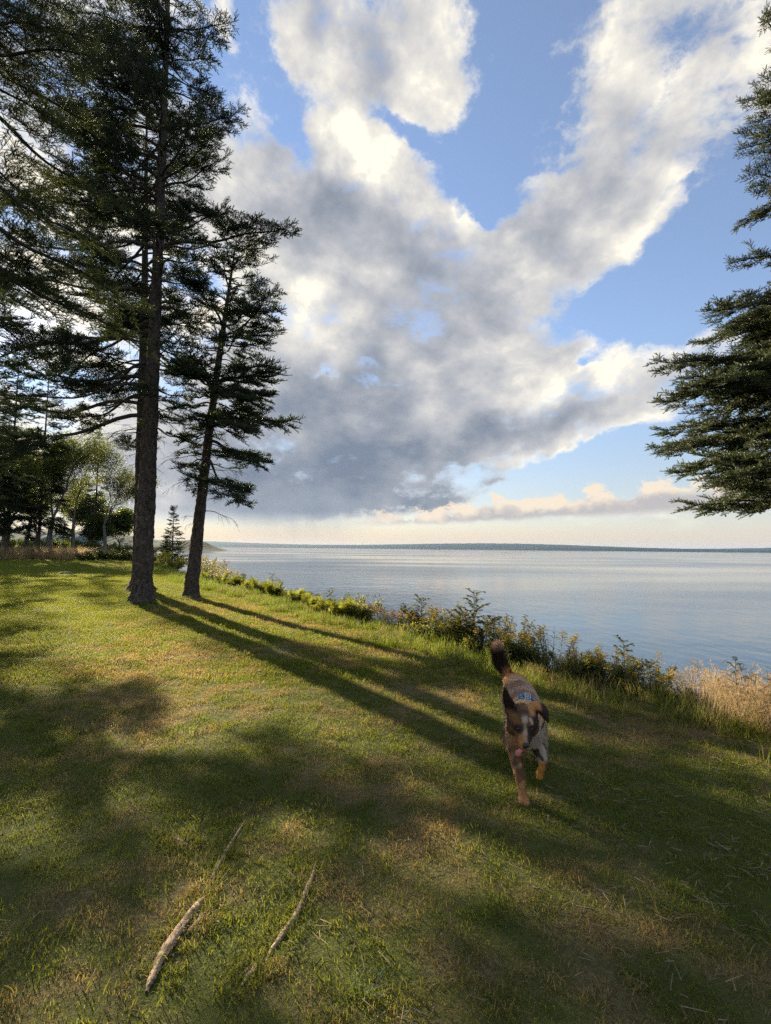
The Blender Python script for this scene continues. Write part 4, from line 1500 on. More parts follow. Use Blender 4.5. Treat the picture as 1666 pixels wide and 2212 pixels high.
plant('sapling', 'bushy sapling with fine round leaves behind the goldenrod, up the bank from the dog', 'sapling', plant_meshes_sapling(263, 0.62, 20, 0.75, None, 0.2), bank(1342, 0, 0.45), 2.4, 1.0)
plant('sapling', 'lone feathery sapling standing above the tan grass at right', 'sapling', plant_meshes_sapling(264, 0.62, 14, 0.3, None, 0.15, True), bank(1578, 0, 0.35), 0.9, 1.0)
plant('sapling', 'thin light sapling rising from the ferns by the water', 'sapling', plant_meshes_sapling(265, 0.75, 16, 0.3, FERN, 0.2, True), bank(592, 0, 0.5), 0.9, 1.1)
plant('sapling', 'short sapling at the right end of the fern row', 'sapling', plant_meshes_sapling(266, 0.6, 16, 0.3, FERN, 0.2, True), bank(715, 0, 0.5), 2.0, 1.1)
hedge_spots = [(905, 0.62, 'rounded yellow green bush at the left end of the goldenrod'), (945, 0.70, 'rounded yellow green bush between the small sapling and the tallest sapling'), (990, 0.66, 'yellow green bush at the foot of the tallest sapling'),
               (1045, 0.62, 'yellow green bush just right of the tallest sapling'), (1088, 0.50, 'low yellow green bush halfway from the tallest sapling to the dark bush'), (1205, 0.44, 'low yellow green bush right of the dark green bush'),
               (1262, 0.50, 'leafy yellow green bush under the group of goldenrod right of the dog'), (1310, 0.56, 'leafy yellow green bush under the fine leaved sapling'), (1385, 0.36, 'low bush right of the fine leaved sapling')]
hedge = [plant_meshes_shrub(290 + i, 0.8, 1.25, SHRUB_YELLOW if i != 1 else GOLDEN_LEAF, 3000, 0.055, LANCE if i == 2 else OVAL) for i in range(3)]
for i, (px, sc, lab) in enumerate(hedge_spots):
    plant('shrub', lab, 'shrub', hedge[i % 3], bank(px, 0, 0.35), i * 1.7, sc, 'yellow green bushes on the bank')
sh = plant_meshes_shrub(271, 0.62, 0.8, SHRUB_DARK, 1500, 0.055)
plant('shrub', 'dark green bush beside the goldenrod, straight above the tail of the dog', 'shrub', sh, bank(1150, 0, 0.35), 0.3, 0.85)
plant('shrub', 'small dark leafy shrub on the lip of the bank right of the fine leaved sapling', 'shrub', sh, bank(1450, 0, 0.3), 2.3, 0.40)
plant('shrub', 'low grey green shrub just left of the tan grass', 'shrub', sh, bank(1497, 0, 0.3), 4.0, 0.36)
plant('shrub', 'rounded green shrub at the far end of the fern row', 'shrub', plant_meshes_shrub(272, 0.8, 1.2, SHRUB_YELLOW, 1500, 0.07), bank(775, 0, 0.5), 0, 0.9)
yl = plant_meshes_shrub(273, 1.3, 1.8, SHRUB_YELLOW, 2400, 0.10)
plant('shrub', 'olive yellow shrub below the small pointed spruce, between the trunks', 'shrub', yl, bank(352, 0, 0.6), 0, 1.0, 'olive shrubs between the trunks')
plant('shrub', 'olive yellow shrub touching the left side of the leaning trunk', 'shrub', yl, bank(385, 0, 0.9), 2, 1.0, 'olive shrubs between the trunks')
plant('shrub', 'rust gold shrub on the bank right behind the leaning trunk', 'shrub', plant_meshes_shrub(274, 1.5, 1.7, SHRUB_YELLOW, 2400, 0.09), bank(442, 0, 1.4), 1, 1.0)
jn = plant_meshes_shrub(281, 1.25, 2.6, JUNIPER, 5200, 0.16, LANCE)
for i, (px, dep, sc) in enumerate(((188, 46.5, 0.8), (212, 46, 1.0), (238, 46, 1.1), (262, 45.5, 1.05), (284, 45, 1.0), (335, 46, 1.35))):
    lab = 'low dark juniper at the far lawn edge, %s counting from the meadow' % order[i] if i < 5 else 'round dark bush at the foot of the small pointed spruce'
    plant('juniper', lab, 'juniper', jn, far_xy(px, dep), i * 1.3, sc, 'junipers at the end of the lawn' if i < 5 else None)
us = plant_meshes_shrub(285, 2.6, 3.4, LEAF_BRIGHT, 3600, 0.20)
for i, (px, dep, sc) in enumerate(((-10, 57, 1.0), (35, 60, 1.1), (82, 58, 0.9), (130, 62, 1.1), (180, 60, 1.0), (225, 61, 0.9), (262, 60, 0.8))):
    plant('undergrowth_bush', 'yellow green bush under the far trees, %s from the left edge' % order[i], 'bush', us, far_xy(px, dep), i * 2.1, sc, 'bushes under the far trees')

# ------------------------------------------------------------------ roots, sticks and weeds in the near grass
def mat_root():
    m, k = material('weathered_root')
    pos = k.n('ShaderNodeTexCoord').outputs['Object']
    n = k.noise(k.mapping(pos, sc=(4, 60, 60)), 1.0, 5, 0.65)
    n2 = k.noise(pos, 30, 4, 0.6)
    c = k.mix(n, (0.19, 0.13, 0.085), (0.50, 0.38, 0.27))
    c = k.mix(k.ramp(n2, 0.50, 0.60, 0.0, 0.75), c, (0.075, 0.045, 0.028))
    k.link(principled(k, c, 0.85, bump(k, k.m('ADD', n, n2), 0.8, 0.012), spec=0.15), k.out.inputs[0])
    return m


ROOT = mat_root()


ROOT_LINES = []


def root_mesh(pix, rad, seed, sink=0.35):
    """A surface root along a line on the lawn: ridged, uneven, tapering, lying partly in the turf."""
    P = [at(*p) for p in pix]
    pts = []
    for i in range(len(P) - 1):
        for q in range(16):
            pts.append(P[i].lerp(P[i + 1], q / 16))
    pts.append(P[-1])
    for _ in range(10):
        pts = [pts[0]] + [(pts[i - 1] + pts[i] * 2 + pts[i + 1]) / 4 for i in range(1, len(pts) - 1)] + [pts[-1]]
    ROOT_LINES.append((pts, rad))
    o = pts[len(pts) // 2].copy()
    o.z = height(o.x, o.y)
    V, F = [], []
    n = len(pts)
    sides = 18
    x_axis = (pts[-1] - pts[0]).normalized()
    yaw = math.atan2(x_axis.y, x_axis.x)
    ri = Matrix.Rotation(-yaw, 3, 'Z')
    for i, p in enumerate(pts):
        t = i / (n - 1)
        rr = rad * (0.12 + 0.88 * math.sin(PI * min(0.985, max(0.015, t))) ** 0.55) * (1 + 0.28 * mnoise.noise(Vector((t * 7, seed, 0))))
        tan = (pts[min(i + 1, n - 1)] - pts[max(i - 1, 0)])
        tan.z = 0
        tan.normalize()
        sd = Vector((-tan.y, tan.x, 0))
        g = height(p.x, p.y)
        cx = p + sd * rad * 0.7 * mnoise.noise(Vector((t * 5, seed + 9, 0)))
        dip = 0.35 * mnoise.noise(Vector((t * 9, seed + 3, 4)))
        for j in range(sides):
            th = 2 * PI * j / sides
            ridge = 0.16 * abs(math.sin(2.5 * th + 1.3 * mnoise.noise(Vector((t * 3, 1, seed))) * 3 + seed)) + 0.22 * mnoise.noise(Vector((t * 10, math.cos(th) * 2.6, math.sin(th) * 2.6 + seed))) + 0.10 * mnoise.noise(Vector((t * 50, math.cos(th) * 7, math.sin(th) * 7)))
            k = 0.90 + ridge
            q = cx + sd * (math.cos(th) * rr * 1.10 * k)
            q.z = g + math.sin(th) * rr * 0.80 * k + rr * (0.75 - sink + dip)
            V.append(tuple(ri @ (q - o)))
    for i in range(n - 1):
        for j in range(sides):
            F.append((i * sides + j, i * sides + (j + 1) % sides, (i + 1) * sides + (j + 1) % sides, (i + 1) * sides + j))
    return mesh_np('tree_root', V, F, ROOT, True), o, yaw


def surface_root(label, pix, rad, seed, sink=0.35, cat='root', name='tree_root'):
    me, o, yaw = root_mesh(pix, rad, seed, sink)
    return tag(obj(name, me, None, o, (0, 0, yaw)), label, cat)


surface_root('thick pale bare root in the grass at lower left, its bark split', [(316, 2145), (345, 2078), (385, 2018), (420, 1968), (442, 1940)], 0.018, 1, 0.12)
surface_root('short broken root lying against the upper end of the thick pale root', [(400, 2022), (426, 1996), (456, 1962)], 0.009, 2, 0.0)
surface_root('long thin root rising through dry grass above the thick pale root', [(434, 1945), (462, 1890), (495, 1830), (535, 1765)], 0.008, 3, 0.35)
surface_root('grey root curving through the grass right of the thick pale root', [(575, 2078), (603, 2030), (640, 1980), (664, 1925), (684, 1860)], 0.011, 4, 0.28)
surface_root('short grey root end low in the grass below the curving grey root', [(522, 2130), (545, 2100), (566, 2076)], 0.009, 5, 0.40)
surface_root('small reddish root stub in the grass at lower left', [(370, 1808), (392, 1822), (412, 1832)], 0.011, 6, 0.3)
surface_root('pale bare stick in the grass beside the tail of the dog', [(1115, 1430), (1140, 1440), (1162, 1450)], 0.013, 7, 0.1, 'stick', 'fallen_stick')
surface_root('pale root streak in the lawn right of the dog', [(1196, 1492), (1216, 1500), (1236, 1508)], 0.012, 8, 0.3)
surface_root('worn root end on the lawn further down from the dog, at right', [(1280, 1530), (1300, 1543), (1322, 1556)], 0.012, 9, 0.3)
# grass grown up against the roots
rx, ry, rs = [], [], []
for pts, rad in ROOT_LINES:
    for p in pts:
        for q in range(2):
            a = rng.uniform(0, 2 * PI)
            rx.append(p.x + math.cos(a) * (rad + rng.uniform(0.03, 0.09)))
            ry.append(p.y + math.sin(a) * (rad + rng.uniform(0.03, 0.09)))
root_t = [tuft('root_tuft', 18, 0.030, 0.02, 0.060, 0.0028, 190 + i, GRASS, 1.1, lay=0.5) for i in range(4)]
lay_tufts('root_grass', np.array(rx), np.array(ry), root_t, 0.6, 1.15, 0.25)
WEED = mat_leaf('weed_leaves', (0.060, 0.095, 0.040), (0.11, 0.15, 0.07), (0.22, 0.28, 0.06), 0.4, 6.0)


def weed_mesh(seed, n=34, rad=0.09, leaf=0.017):
    r = random.Random(seed)
    mats = []
    stem = Acc()
    for i in range(n):
        a, q = r.uniform(0, 2 * PI), rad * math.sqrt(r.random())
        p = Vector((math.cos(a) * q, math.sin(a) * q, r.uniform(0.015, 0.04)))
        stem.tube([Vector((p.x * 0.4, p.y * 0.4, -0.01)), p], [0.0015, 0.001], 3, cap=False)
        for s in range(3):
            b = a + s * 2.1
            mats.append(frame((math.cos(b), math.sin(b), 0.15), (0, 0, 1), p, leaf * r.uniform(0.6, 1.2)))
    Vn, Fn = stamp(OVAL[0], OVAL[1], mats)
    return [('stems', stem.mesh('weed_stems', STEM)), ('leaves', mesh_np('weed_leaves', Vn, Fn, WEED))]


plant('clover', 'small clover sprig low in the grass at the bottom edge', 'clover', weed_mesh(302, 16, 0.06, 0.013), ground_xy(800, 2140), 1, 1.0)

# litter on the turf: fallen twigs, needles and clippings
TWIG = material('fallen_twigs')
_g = TWIG[1].n('ShaderNodeNewGeometry')
TWIG[1].link(principled(TWIG[1], TWIG[1].mix(_g.outputs['Random Per Island'], (0.06, 0.042, 0.028), (0.30, 0.225, 0.14)), 0.85), TWIG[1].out.inputs[0])
TWIG = TWIG[0]


def litter_patch(name, n, radius, l0, l1, w, seed):
    r = random.Random(seed)
    V, F = [], []
    for i in range(n):
        a, q = r.uniform(0, 2 * PI), radius * math.sqrt(r.random())
        p = Vector((math.cos(a) * q, math.sin(a) * q, r.uniform(0.006, 0.026)))
        az = r.uniform(0, 2 * PI)
        d = Vector((math.cos(az), math.sin(az), r.uniform(-0.12, 0.2))) * r.uniform(l0, l1) / 2
        s = Vector((-math.sin(az), math.cos(az), 0)) * w / 2
        u = Vector((0, 0, w * 0.6))
        k = len(V)
        V += [p - d - s, p - d + s, p - d + u, p + d * 1.0 - s * 0.5, p + d + s * 0.5, p + d + u * 0.6]
        F += [(k, k + 3, k + 5), (k, k + 5, k + 2), (k + 1, k + 2, k + 5), (k + 1, k + 5, k + 4)]
    return mesh_np(name, np.array([tuple(v) for v in V]), F, TWIG)


lit_t = [litter_patch('litter_patch', 14, 0.14, 0.015, 0.07, 0.0032, 400 + i) for i in range(4)] + [litter_patch('twig_patch', 2, 0.2, 0.04, 0.11, 0.0045, 410)]
x, y = spread(1100, 1.0, 9.0)
clump = wave(x, y, 1.1, 91) > -0.1
lay_tufts('litter', x[clump], y[clump], lit_t, 0.7, 1.2, 0.05)
# needle drift and longer uncut grass round the trunks
bx_, by_ = [], []
for (cx_, cy_, _z) in TRUNKS:
    for q in range(130):
        a = rng.uniform(0, 2 * PI)
        rr_ = rng.uniform(0.30, 0.62) if q % 2 else rng.uniform(0.3, 1.5)
        bx_.append(cx_ + math.cos(a) * rr_)
        by_.append(cy_ + math.sin(a) * rr_)
bx_, by_ = np.array(bx_), np.array(by_)
lay_tufts('trunk_grass', bx_[1::2], by_[1::2], long_t, 0.3, 0.62, 0.2)
lay_tufts('needle_litter', bx_[::2], by_[::2], lit_t, 1.0, 1.8, 0.05)



def flat_stone(seed, w):
    bm = bmesh.new()
    bmesh.ops.create_icosphere(bm, subdivisions=3, radius=1.0)
    for v in bm.verts:
        k = 1 + 0.25 * mnoise.noise(v.co * 1.4 + Vector((seed, 0, 0))) + 0.06 * mnoise.noise(v.co * 5)
        v.co = Vector((v.co.x * w * k, v.co.y * w * 0.7 * k, v.co.z * w * 0.26 * k))
    me = bpy.data.meshes.new('stone')
    bm.to_mesh(me)
    bm.free()
    me.materials.append(STONE)
    me.polygons.foreach_set('use_smooth', [True] * len(me.polygons))
    return me


tag(obj('stone', flat_stone(3, 0.34), None, Vector(ground_xy(141, 1239)) + Vector((0, 0, 0.02)), (0, 0, 0.3)), 'flat grey stone showing in the green lawn at far left', 'stone')

# ------------------------------------------------------------------ the dog, trotting toward the camera
DOG = Vector((0.86, 3.10, 0.0))            # the figure is laid out at this spot, then set down on the turf
DOG_YAW = R(-11.7)
_inv = Matrix.Rotation(-DOG_YAW, 3, 'Z')


def dl(x, y, z):
    """A point of the dog, from its place on the lawn to the dog's own axes."""
    return _inv @ Vector((x - DOG.x, y - DOG.y, z))


def union_body(chains, voxel=0.0075, smooth=6):
    """One continuous skin over chains of balls."""
    bm = bmesh.new()
    for ch in chains:
        for i in range(len(ch)):
            p, r = ch[i]
            steps = 1
            if i + 1 < len(ch):
                q, r2 = ch[i + 1]
                steps = max(1, int((q - p).length / (0.22 * min(max(r), max(r2)))) + 1)
            else:
                q, r2 = p, r
            for s in range(steps):
                t = s / steps
                c = p.lerp(q, t)
                rad = [a + (b - a) * t for a, b in zip(r, r2)]
                m = Matrix.Translation(c) @ Matrix.Diagonal((rad[0], rad[1], rad[2], 1))
                bmesh.ops.create_icosphere(bm, subdivisions=2, radius=1.0, matrix=m)
    me = bpy.data.meshes.new('dog_body')
    bm.to_mesh(me)
    bm.free()
    tmp = bpy.data.objects.new('dog_tmp', me)
    COL.objects.link(tmp)
    md = tmp.modifiers.new('remesh', 'REMESH')
    md.mode = 'VOXEL'
    md.voxel_size = voxel
    ms = tmp.modifiers.new('smooth', 'SMOOTH')
    ms.factor = 0.5
    ms.iterations = smooth
    dg = bpy.context.evaluated_depsgraph_get()
    out = bpy.data.meshes.new_from_object(tmp.evaluated_get(dg))
    out.name = 'dog_body'
    bpy.data.objects.remove(tmp)
    return out


def S(r, a=1.0, b=1.0, c=1.0):
    return (r * a, r * b, r * c)


D_ = dl
HEAD_MID, HEAD_K = (0.766, 2.755, 0.485), 1.10


def H_(x, y, z):
    return dl(*[m + (v - m) * HEAD_K for v, m in zip((x, y, z), HEAD_MID)])


def SH(r, a=1.0, b=1.0, c=1.0):
    return S(r * HEAD_K, a, b, c)


chains = [
    # trunk: rump, loin, ribs, chest, neck, skull
    [(D_(0.958, 3.545, 0.410), S(0.105)), (D_(0.945, 3.43, 0.420), S(0.108, 0.92)), (D_(0.925, 3.32, 0.420), S(0.108, 0.92)), (D_(0.900, 3.16, 0.405), S(0.124, 0.86)), (D_(0.868, 3.02, 0.400), S(0.118, 0.84)),
     (D_(0.838, 2.94, 0.445), S(0.098, 0.9)), (D_(0.800, 2.85, 0.475), S(0.082, 0.9)), (H_(0.772, 2.775, 0.492), S(0.083)), (H_(0.766, 2.735, 0.495), S(0.080, 1.0, 1.0, 0.95))],
    [(D_(0.868, 2.98, 0.365), S(0.098, 0.85)), (D_(0.852, 2.92, 0.375), S(0.074, 0.85))],                                  # brisket
    [(D_(0.815, 2.86, 0.435), S(0.070)), (D_(0.806, 2.83, 0.42), S(0.052))],                                 # ruff
    [(H_(0.762, 2.72, 0.482), SH(0.060)), (H_(0.750, 2.685, 0.455), SH(0.037)), (H_(0.741, 2.645, 0.434), SH(0.029)), (H_(0.735, 2.615, 0.424), SH(0.022))],   # muzzle
    [(H_(0.757, 2.70, 0.428), SH(0.036)), (H_(0.742, 2.655, 0.398), SH(0.020)), (H_(0.738, 2.638, 0.392), SH(0.014))],   # lower jaw
    [(H_(0.722, 2.745, 0.462), SH(0.036)), (H_(0.808, 2.75, 0.462), SH(0.037))],                               # cheeks
    [(H_(0.722, 2.69, 0.492), SH(0.021)), (H_(0.725, 2.70, 0.497), SH(0.020))], [(H_(0.792, 2.69, 0.490), SH(0.021)), (H_(0.790, 2.70, 0.495), SH(0.020))],       # brows
    # pricked ear, folded ear
    [(H_(0.716, 2.775, 0.535), (0.0374, 0.0176, 0.0330)), (H_(0.704, 2.775, 0.562), (0.0286, 0.0143, 0.0286)), (H_(0.690, 2.772, 0.602), (0.0187, 0.0121, 0.0220)), (H_(0.682, 2.768, 0.632), (0.0088, 0.0088, 0.0132))],
    [(H_(0.818, 2.775, 0.535), (0.0352, 0.0198, 0.0286)), (H_(0.838, 2.772, 0.562), (0.0308, 0.0176, 0.0220)), (H_(0.858, 2.750, 0.558), (0.0286, 0.0165, 0.0220)), (H_(0.872, 2.728, 0.535), (0.0220, 0.0121, 0.0264)), (H_(0.882, 2.718, 0.505), (0.0099, 0.0088, 0.0176))],
    # straight foreleg
    [(D_(0.805, 2.99, 0.37), S(0.072)), (D_(0.780, 2.98, 0.275), S(0.048)), (D_(0.784, 2.945, 0.20), S(0.037)), (D_(0.791, 2.905, 0.125), S(0.029)), (D_(0.797, 2.885, 0.06), S(0.023)), (D_(0.799, 2.868, 0.030), S(0.025))],
    [(D_(0.799, 2.862, 0.020), (0.034, 0.036, 0.020)), (D_(0.800, 2.840, 0.016), (0.032, 0.024, 0.016))],
    [(D_(0.784, 2.828, 0.012), S(0.012))], [(D_(0.796, 2.822, 0.012), S(0.012))], [(D_(0.808, 2.823, 0.012), S(0.012))], [(D_(0.818, 2.830, 0.012), S(0.011))],
    # bent foreleg
    [(D_(0.905, 2.99, 0.37), S(0.070)), (D_(0.922, 2.985, 0.29), S(0.049)), (D_(0.918, 2.93, 0.252), S(0.034)), (D_(0.910, 2.865, 0.240), S(0.027)), (D_(0.908, 2.868, 0.200), S(0.020)), (D_(0.908, 2.895, 0.168), S(0.019)), (D_(0.907, 2.905, 0.145), S(0.024))],
    [(D_(0.894, 2.900, 0.132), S(0.012))], [(D_(0.904, 2.900, 0.128), S(0.012))], [(D_(0.915, 2.902, 0.132), S(0.012))],
    # hind legs
    [(D_(1.005, 3.53, 0.36), S(0.085)), (D_(1.030, 3.40, 0.275), S(0.058)), (D_(1.048, 3.44, 0.19), S(0.036)), (D_(1.052, 3.475, 0.135), S(0.029)), (D_(1.052, 3.40, 0.070), S(0.024)), (D_(1.052, 3.345, 0.028), S(0.028))],
    [(D_(1.052, 3.335, 0.018), (0.032, 0.034, 0.018)), (D_(1.052, 3.305, 0.014), (0.029, 0.020, 0.014))],
    [(D_(0.920, 3.53, 0.36), S(0.085)), (D_(0.902, 3.45, 0.265), S(0.056)), (D_(0.896, 3.56, 0.195), S(0.035)), (D_(0.895, 3.635, 0.150), S(0.027)), (D_(0.896, 3.66, 0.085), S(0.023)), (D_(0.897, 3.655, 0.040), S(0.026)), (D_(0.897, 3.63, 0.022), (0.029, 0.032, 0.018))],
    # fluff either side of the tail, and the raised tail
    [(D_(0.925, 3.605, 0.478), S(0.048)), (D_(0.980, 3.605, 0.478), S(0.048))],
    [(D_(0.935, 3.62, 0.465), S(0.040)), (D_(0.905, 3.67, 0.510), S(0.030)), (D_(0.880, 3.70, 0.565), S(0.031)), (D_(0.858, 3.70, 0.620), S(0.030)), (D_(0.848, 3.68, 0.675), S(0.024)), (D_(0.850, 3.66, 0.715), S(0.014))],
]
body_me = union_body(chains)
nv = len(body_me.vertices)
co = np.empty(nv * 3, dtype=np.float32)
body_me.vertices.foreach_get('co', co)
co = co.reshape(-1, 3)
rot = np.array(Matrix.Rotation(DOG_YAW, 3, 'Z'))
W = co @ rot.T + np.array([DOG.x, DOG.y, 0.0])       # where each point stands on the lawn, height above the paws


def n3(P, s, seed):
    """Smooth mottling, about 0..1."""
    r = np.random.default_rng(seed)
    out = np.zeros(len(P))
    for i in range(10):
        k_ = r.normal(0, 1, 3)
        k_ = k_ / np.linalg.norm(k_) * s * r.uniform(0.6, 1.8)
        out += np.sin(P @ k_ + r.uniform(0, 6.28))
    return np.clip(0.5 + out / 7.0, 0, 1)


def sstep(v, a, b):
    t = np.clip((v - a) / (b - a), 0, 1)
    return t * t * (3 - 2 * t)


def coat_colour(P):
    """The dog's own markings at points P."""
    on_head = (P[:, 1] < 2.815) & (P[:, 2] > 0.33)
    P = np.where(on_head[:, None], np.array(HEAD_MID) + (P - np.array(HEAD_MID)) / HEAD_K, P)
    x, y, z = P[:, 0], P[:, 1], P[:, 2]
    m1, m2, m3 = n3(P, 26, 1), n3(P, 60, 2), n3(P, 120, 3)

    def col(c):
        return np.array(c)[None, :]

    def mix(a, b, f):
        return a * (1 - f[:, None]) + b * f[:, None]
    brown, red, grey = col((0.120, 0.064, 0.038)), col((0.185, 0.090, 0.040)), col((0.34, 0.245, 0.185))
    dark, cream, white, tan, orange = col((0.022, 0.015, 0.012)), col((0.60, 0.41, 0.23)), col((0.40, 0.345, 0.28)), col((0.36, 0.185, 0.072)), col((0.38, 0.19, 0.045))
    c = mix(np.repeat(brown, len(P), 0), np.repeat(red, len(P), 0), m2)
    c = mix(c, grey * 1.05, 0.25 + 0.55 * sstep(m1 * 0.6 + m3 * 0.4, 0.30, 0.70))                                                # merle back
    c = mix(c, cream * 0.75, sstep(0.43 - z, 0.0, 0.10) * sstep(y, 2.98, 3.08) * 0.55)             # paler flanks
    c = mix(c, tan, sstep(y, 3.56, 3.60) * sstep(z, 0.42, 0.46) * (z < 0.53))
    nk = sstep(3.12 - y, 0.0, 0.08) * sstep(z, 0.40, 0.46)
    c = mix(c, cream, nk * (0.60 + 0.35 * m1))  # cream neck, its colour raised to imitate a warm sun glow
    c = mix(c, tan * 1.3, sstep(2.93 - y, 0.0, 0.07) * sstep(z, 0.46, 0.50) * (0.55 - 0.3 * m2))
    # tail
    tl = sstep(y, 3.635, 3.66) * sstep(z, 0.46, 0.50)
    c = mix(c, dark * 1.2, tl)
    c = mix(c, grey * 1.25, tl * sstep(z, 0.65, 0.71))
    # chest white on the viewer's right, rust on the left
    chest = sstep(2.97 - y, 0.0, 0.05) * sstep(0.47 - z, 0.0, 0.05)
    c = mix(c, white * 0.70, chest * sstep(x, 0.80, 0.83))
    c = mix(c, tan * 1.05, chest * (1 - sstep(x, 0.78, 0.81)) * (0.55 + 0.45 * m3))
    # legs
    fl = (z < 0.29) & (x < 0.84) & (y < 3.10)
    lf = mix(mix(mix(np.repeat(red * 0.8, len(P), 0), cream * 0.7, sstep(m3, 0.40, 0.70) * 0.7), dark * 2.0, sstep(m2, 0.58, 0.85) * 0.55), tan * 0.75, sstep(0.15 - z + 0.10 * (m3 - 0.5), 0.0, 0.09) * 0.75)
    c[fl] = lf[fl]
    fr = (z < 0.315) & (x > 0.86) & (y < 3.10)
    rf = mix(np.repeat(white * 0.65, len(P), 0), dark * 2, sstep(m2, 0.55, 0.68))
    rf = mix(rf, mix(np.repeat(orange, len(P), 0), np.repeat(red * 0.7, len(P), 0), sstep(x, 0.912, 0.922)), sstep(0.245 - z, 0.0, 0.02))
    c[fr] = rf[fr]
    hl = (z < 0.24) & (y > 3.2)
    c[hl] = mix(np.repeat(dark * 1.6, len(P), 0), brown, m1 * 0.6)[hl]
    # head: tan half on the viewer's left, dark half on the right, white blaze between
    hd = (y < 2.80) & (z > 0.36)
    cx = 0.766 - (2.735 - y).clip(0, 1) * 0.26 + 0.01
    left = mix(np.repeat(tan * 0.30, len(P), 0), dark * 1.8, sstep(m2, 0.25, 0.75) * 0.8)
    right = mix(np.repeat(dark * 1.15, len(P), 0), brown * 0.8, sstep(m2, 0.66, 0.82))
    h = mix(left, right, sstep(x - cx, 0.000, 0.014))
    eye_d = np.minimum(np.hypot(x - 0.722, z - 0.480), np.hypot(x - 0.786, z - 0.477))
    h = mix(h, dark, (1 - sstep(eye_d, 0.012, 0.026)) * sstep(2.735 - y, 0.0, 0.02))
    bl = 1 - sstep(np.abs(x - cx + 0.003 + 0.008 * (m2 - 0.5)), 0.002 + 0.007 * (m3 > 0.5) + 0.006 * (z > 0.505), 0.011 + 0.007 * (z > 0.505))
    h = mix(h, white * 0.85, bl * (0.25 + 0.55 * m3) * sstep(2.775 - y, 0, 0.03) * sstep(z, 0.405, 0.42) * (1 - sstep(z, 0.535, 0.55)))
    h = mix(h, tan * 0.9, sstep(2.66 - y, 0, 0.02) * sstep(cx + 0.004 - x, 0, 0.012) * 0.55)
    h = mix(h, white * 0.6, sstep(0.425 - z, 0, 0.02) * sstep(x, 0.765, 0.785))
    h = mix(h, tan * 0.95, sstep(z, 0.525, 0.545) * sstep(x, 0.775, 0.80) * (1 - sstep(x, 0.845, 0.862)))
    h = mix(h, dark, sstep(z, 0.532, 0.548) * (1 - sstep(x, 0.722, 0.735)))
    h = mix(h, dark, sstep(x, 0.828, 0.840) * sstep(0.552 - z, 0.0, 0.012) * (y < 2.768))
    h = mix(h, white * 0.8, ((z > 0.50) & (z < 0.53) & (x > 0.775) & (x < 0.795) & (m3 > 0.55)).astype(float) * 0.8)
    c[hd] = h[hd]
    return np.clip(c * np.array([[1.30, 1.22, 1.12]]), 0, 1)


col = coat_colour(W)
ca = body_me.color_attributes.new('coat', 'FLOAT_COLOR', 'POINT')
ca.data.foreach_set('color', np.concatenate([col, np.ones((nv, 1))], 1).astype(np.float32).ravel())
body_me.polygons.foreach_set('use_smooth', [True] * len(body_me.polygons))


def mat_coat(name, rough):
    m, k = material(name)
    at_ = k.n('ShaderNodeAttribute', attribute_name='coat')
    k.link(principled(k, at_.outputs['Color'], rough, spec=0.2), k.out.inputs[0])
    return m


body_me.materials.clear()
body_me.materials.append(mat_coat('dog_coat', 0.85))
paw = at(1125, 1736)
DOG_SIZE = paw.y / 2.845
dog = thing('dog', 'brown merle dog trotting toward the camera, bushy tail up and tongue out', 'dog', (DOG.x * DOG_SIZE, DOG.y * DOG_SIZE, paw.z - 0.006), DOG_YAW)
dog.scale = (DOG_SIZE,) * 3
obj('body', body_me, dog)

# fur: tapered hairs lying back along the body
body_me.calc_loop_triangles()
nt = len(body_me.loop_triangles)
tri = np.empty(nt * 3, dtype=np.int32)
body_me.loop_triangles.foreach_get('vertices', tri)
tri = tri.reshape(-1, 3)
A_, B_, C_ = co[tri[:, 0]], co[tri[:, 1]], co[tri[:, 2]]
nn = np.cross(B_ - A_, C_ - A_)
ar = np.linalg.norm(nn, axis=1)
nn = nn / np.maximum(ar[:, None], 1e-12)
fr_ = np.random.default_rng(5)
NH = 120000
pick = fr_.choice(nt, NH, p=ar / ar.sum())
u, v = fr_.random(NH), fr_.random(NH)
fl_ = u + v > 1
u[fl_], v[fl_] = 1 - u[fl_], 1 - v[fl_]
hp = A_[pick] + (B_ - A_)[pick] * u[:, None] + (C_ - A_)[pick] * v[:, None]
hn = nn[pick]
hw = hp @ rot.T + np.array([DOG.x, DOG.y, 0.0])
X, Y, Z = hw.T
flow = np.tile(np.array([0.0, 0.75, -0.45]), (NH, 1))
leg = (Z < 0.26)
flow[leg] = (0.0, 0.12, -1.0)
tail = (Y > 3.64) & (Z > 0.48)
flow[tail] = (-0.35, 0.35, 0.8)
ruff = (Y > 2.78) & (Y < 3.0) & (Z < 0.5) & (Z > 0.26)
flow[ruff] = (0.0, 0.25, -0.9)
ear = (Z > 0.55) & (Y < 2.80) & (X < 0.73)
flow[ear] = (-0.2, 0.2, 0.8)
ln = np.full(NH, 0.019)
ln[leg] = 0.0085
ln[(Y < 2.80)] = 0.014
ln[ruff] = 0.020
ln[(Y > 2.80) & (Y < 2.98) & (Z > 0.45)] = 0.026
ln[tail] = 0.042
ln[(Y > 3.56) & (Z < 0.52) & (Z > 0.3)] = 0.028
ln[(Y < 2.72)] = 0.0075
flow = flow + fr_.normal(0, 0.16, (NH, 3))
dirs = hn * np.where(tail, 0.85, 0.34)[:, None] + flow * 0.8
dirs /= np.linalg.norm(dirs, axis=1)[:, None]
ln = ln * fr_.uniform(0.6, 1.3, NH)
sd_ = np.cross(dirs, hn + fr_.normal(0, 0.25, (NH, 3)))
sd_ /= np.maximum(np.linalg.norm(sd_, axis=1)[:, None], 1e-6)
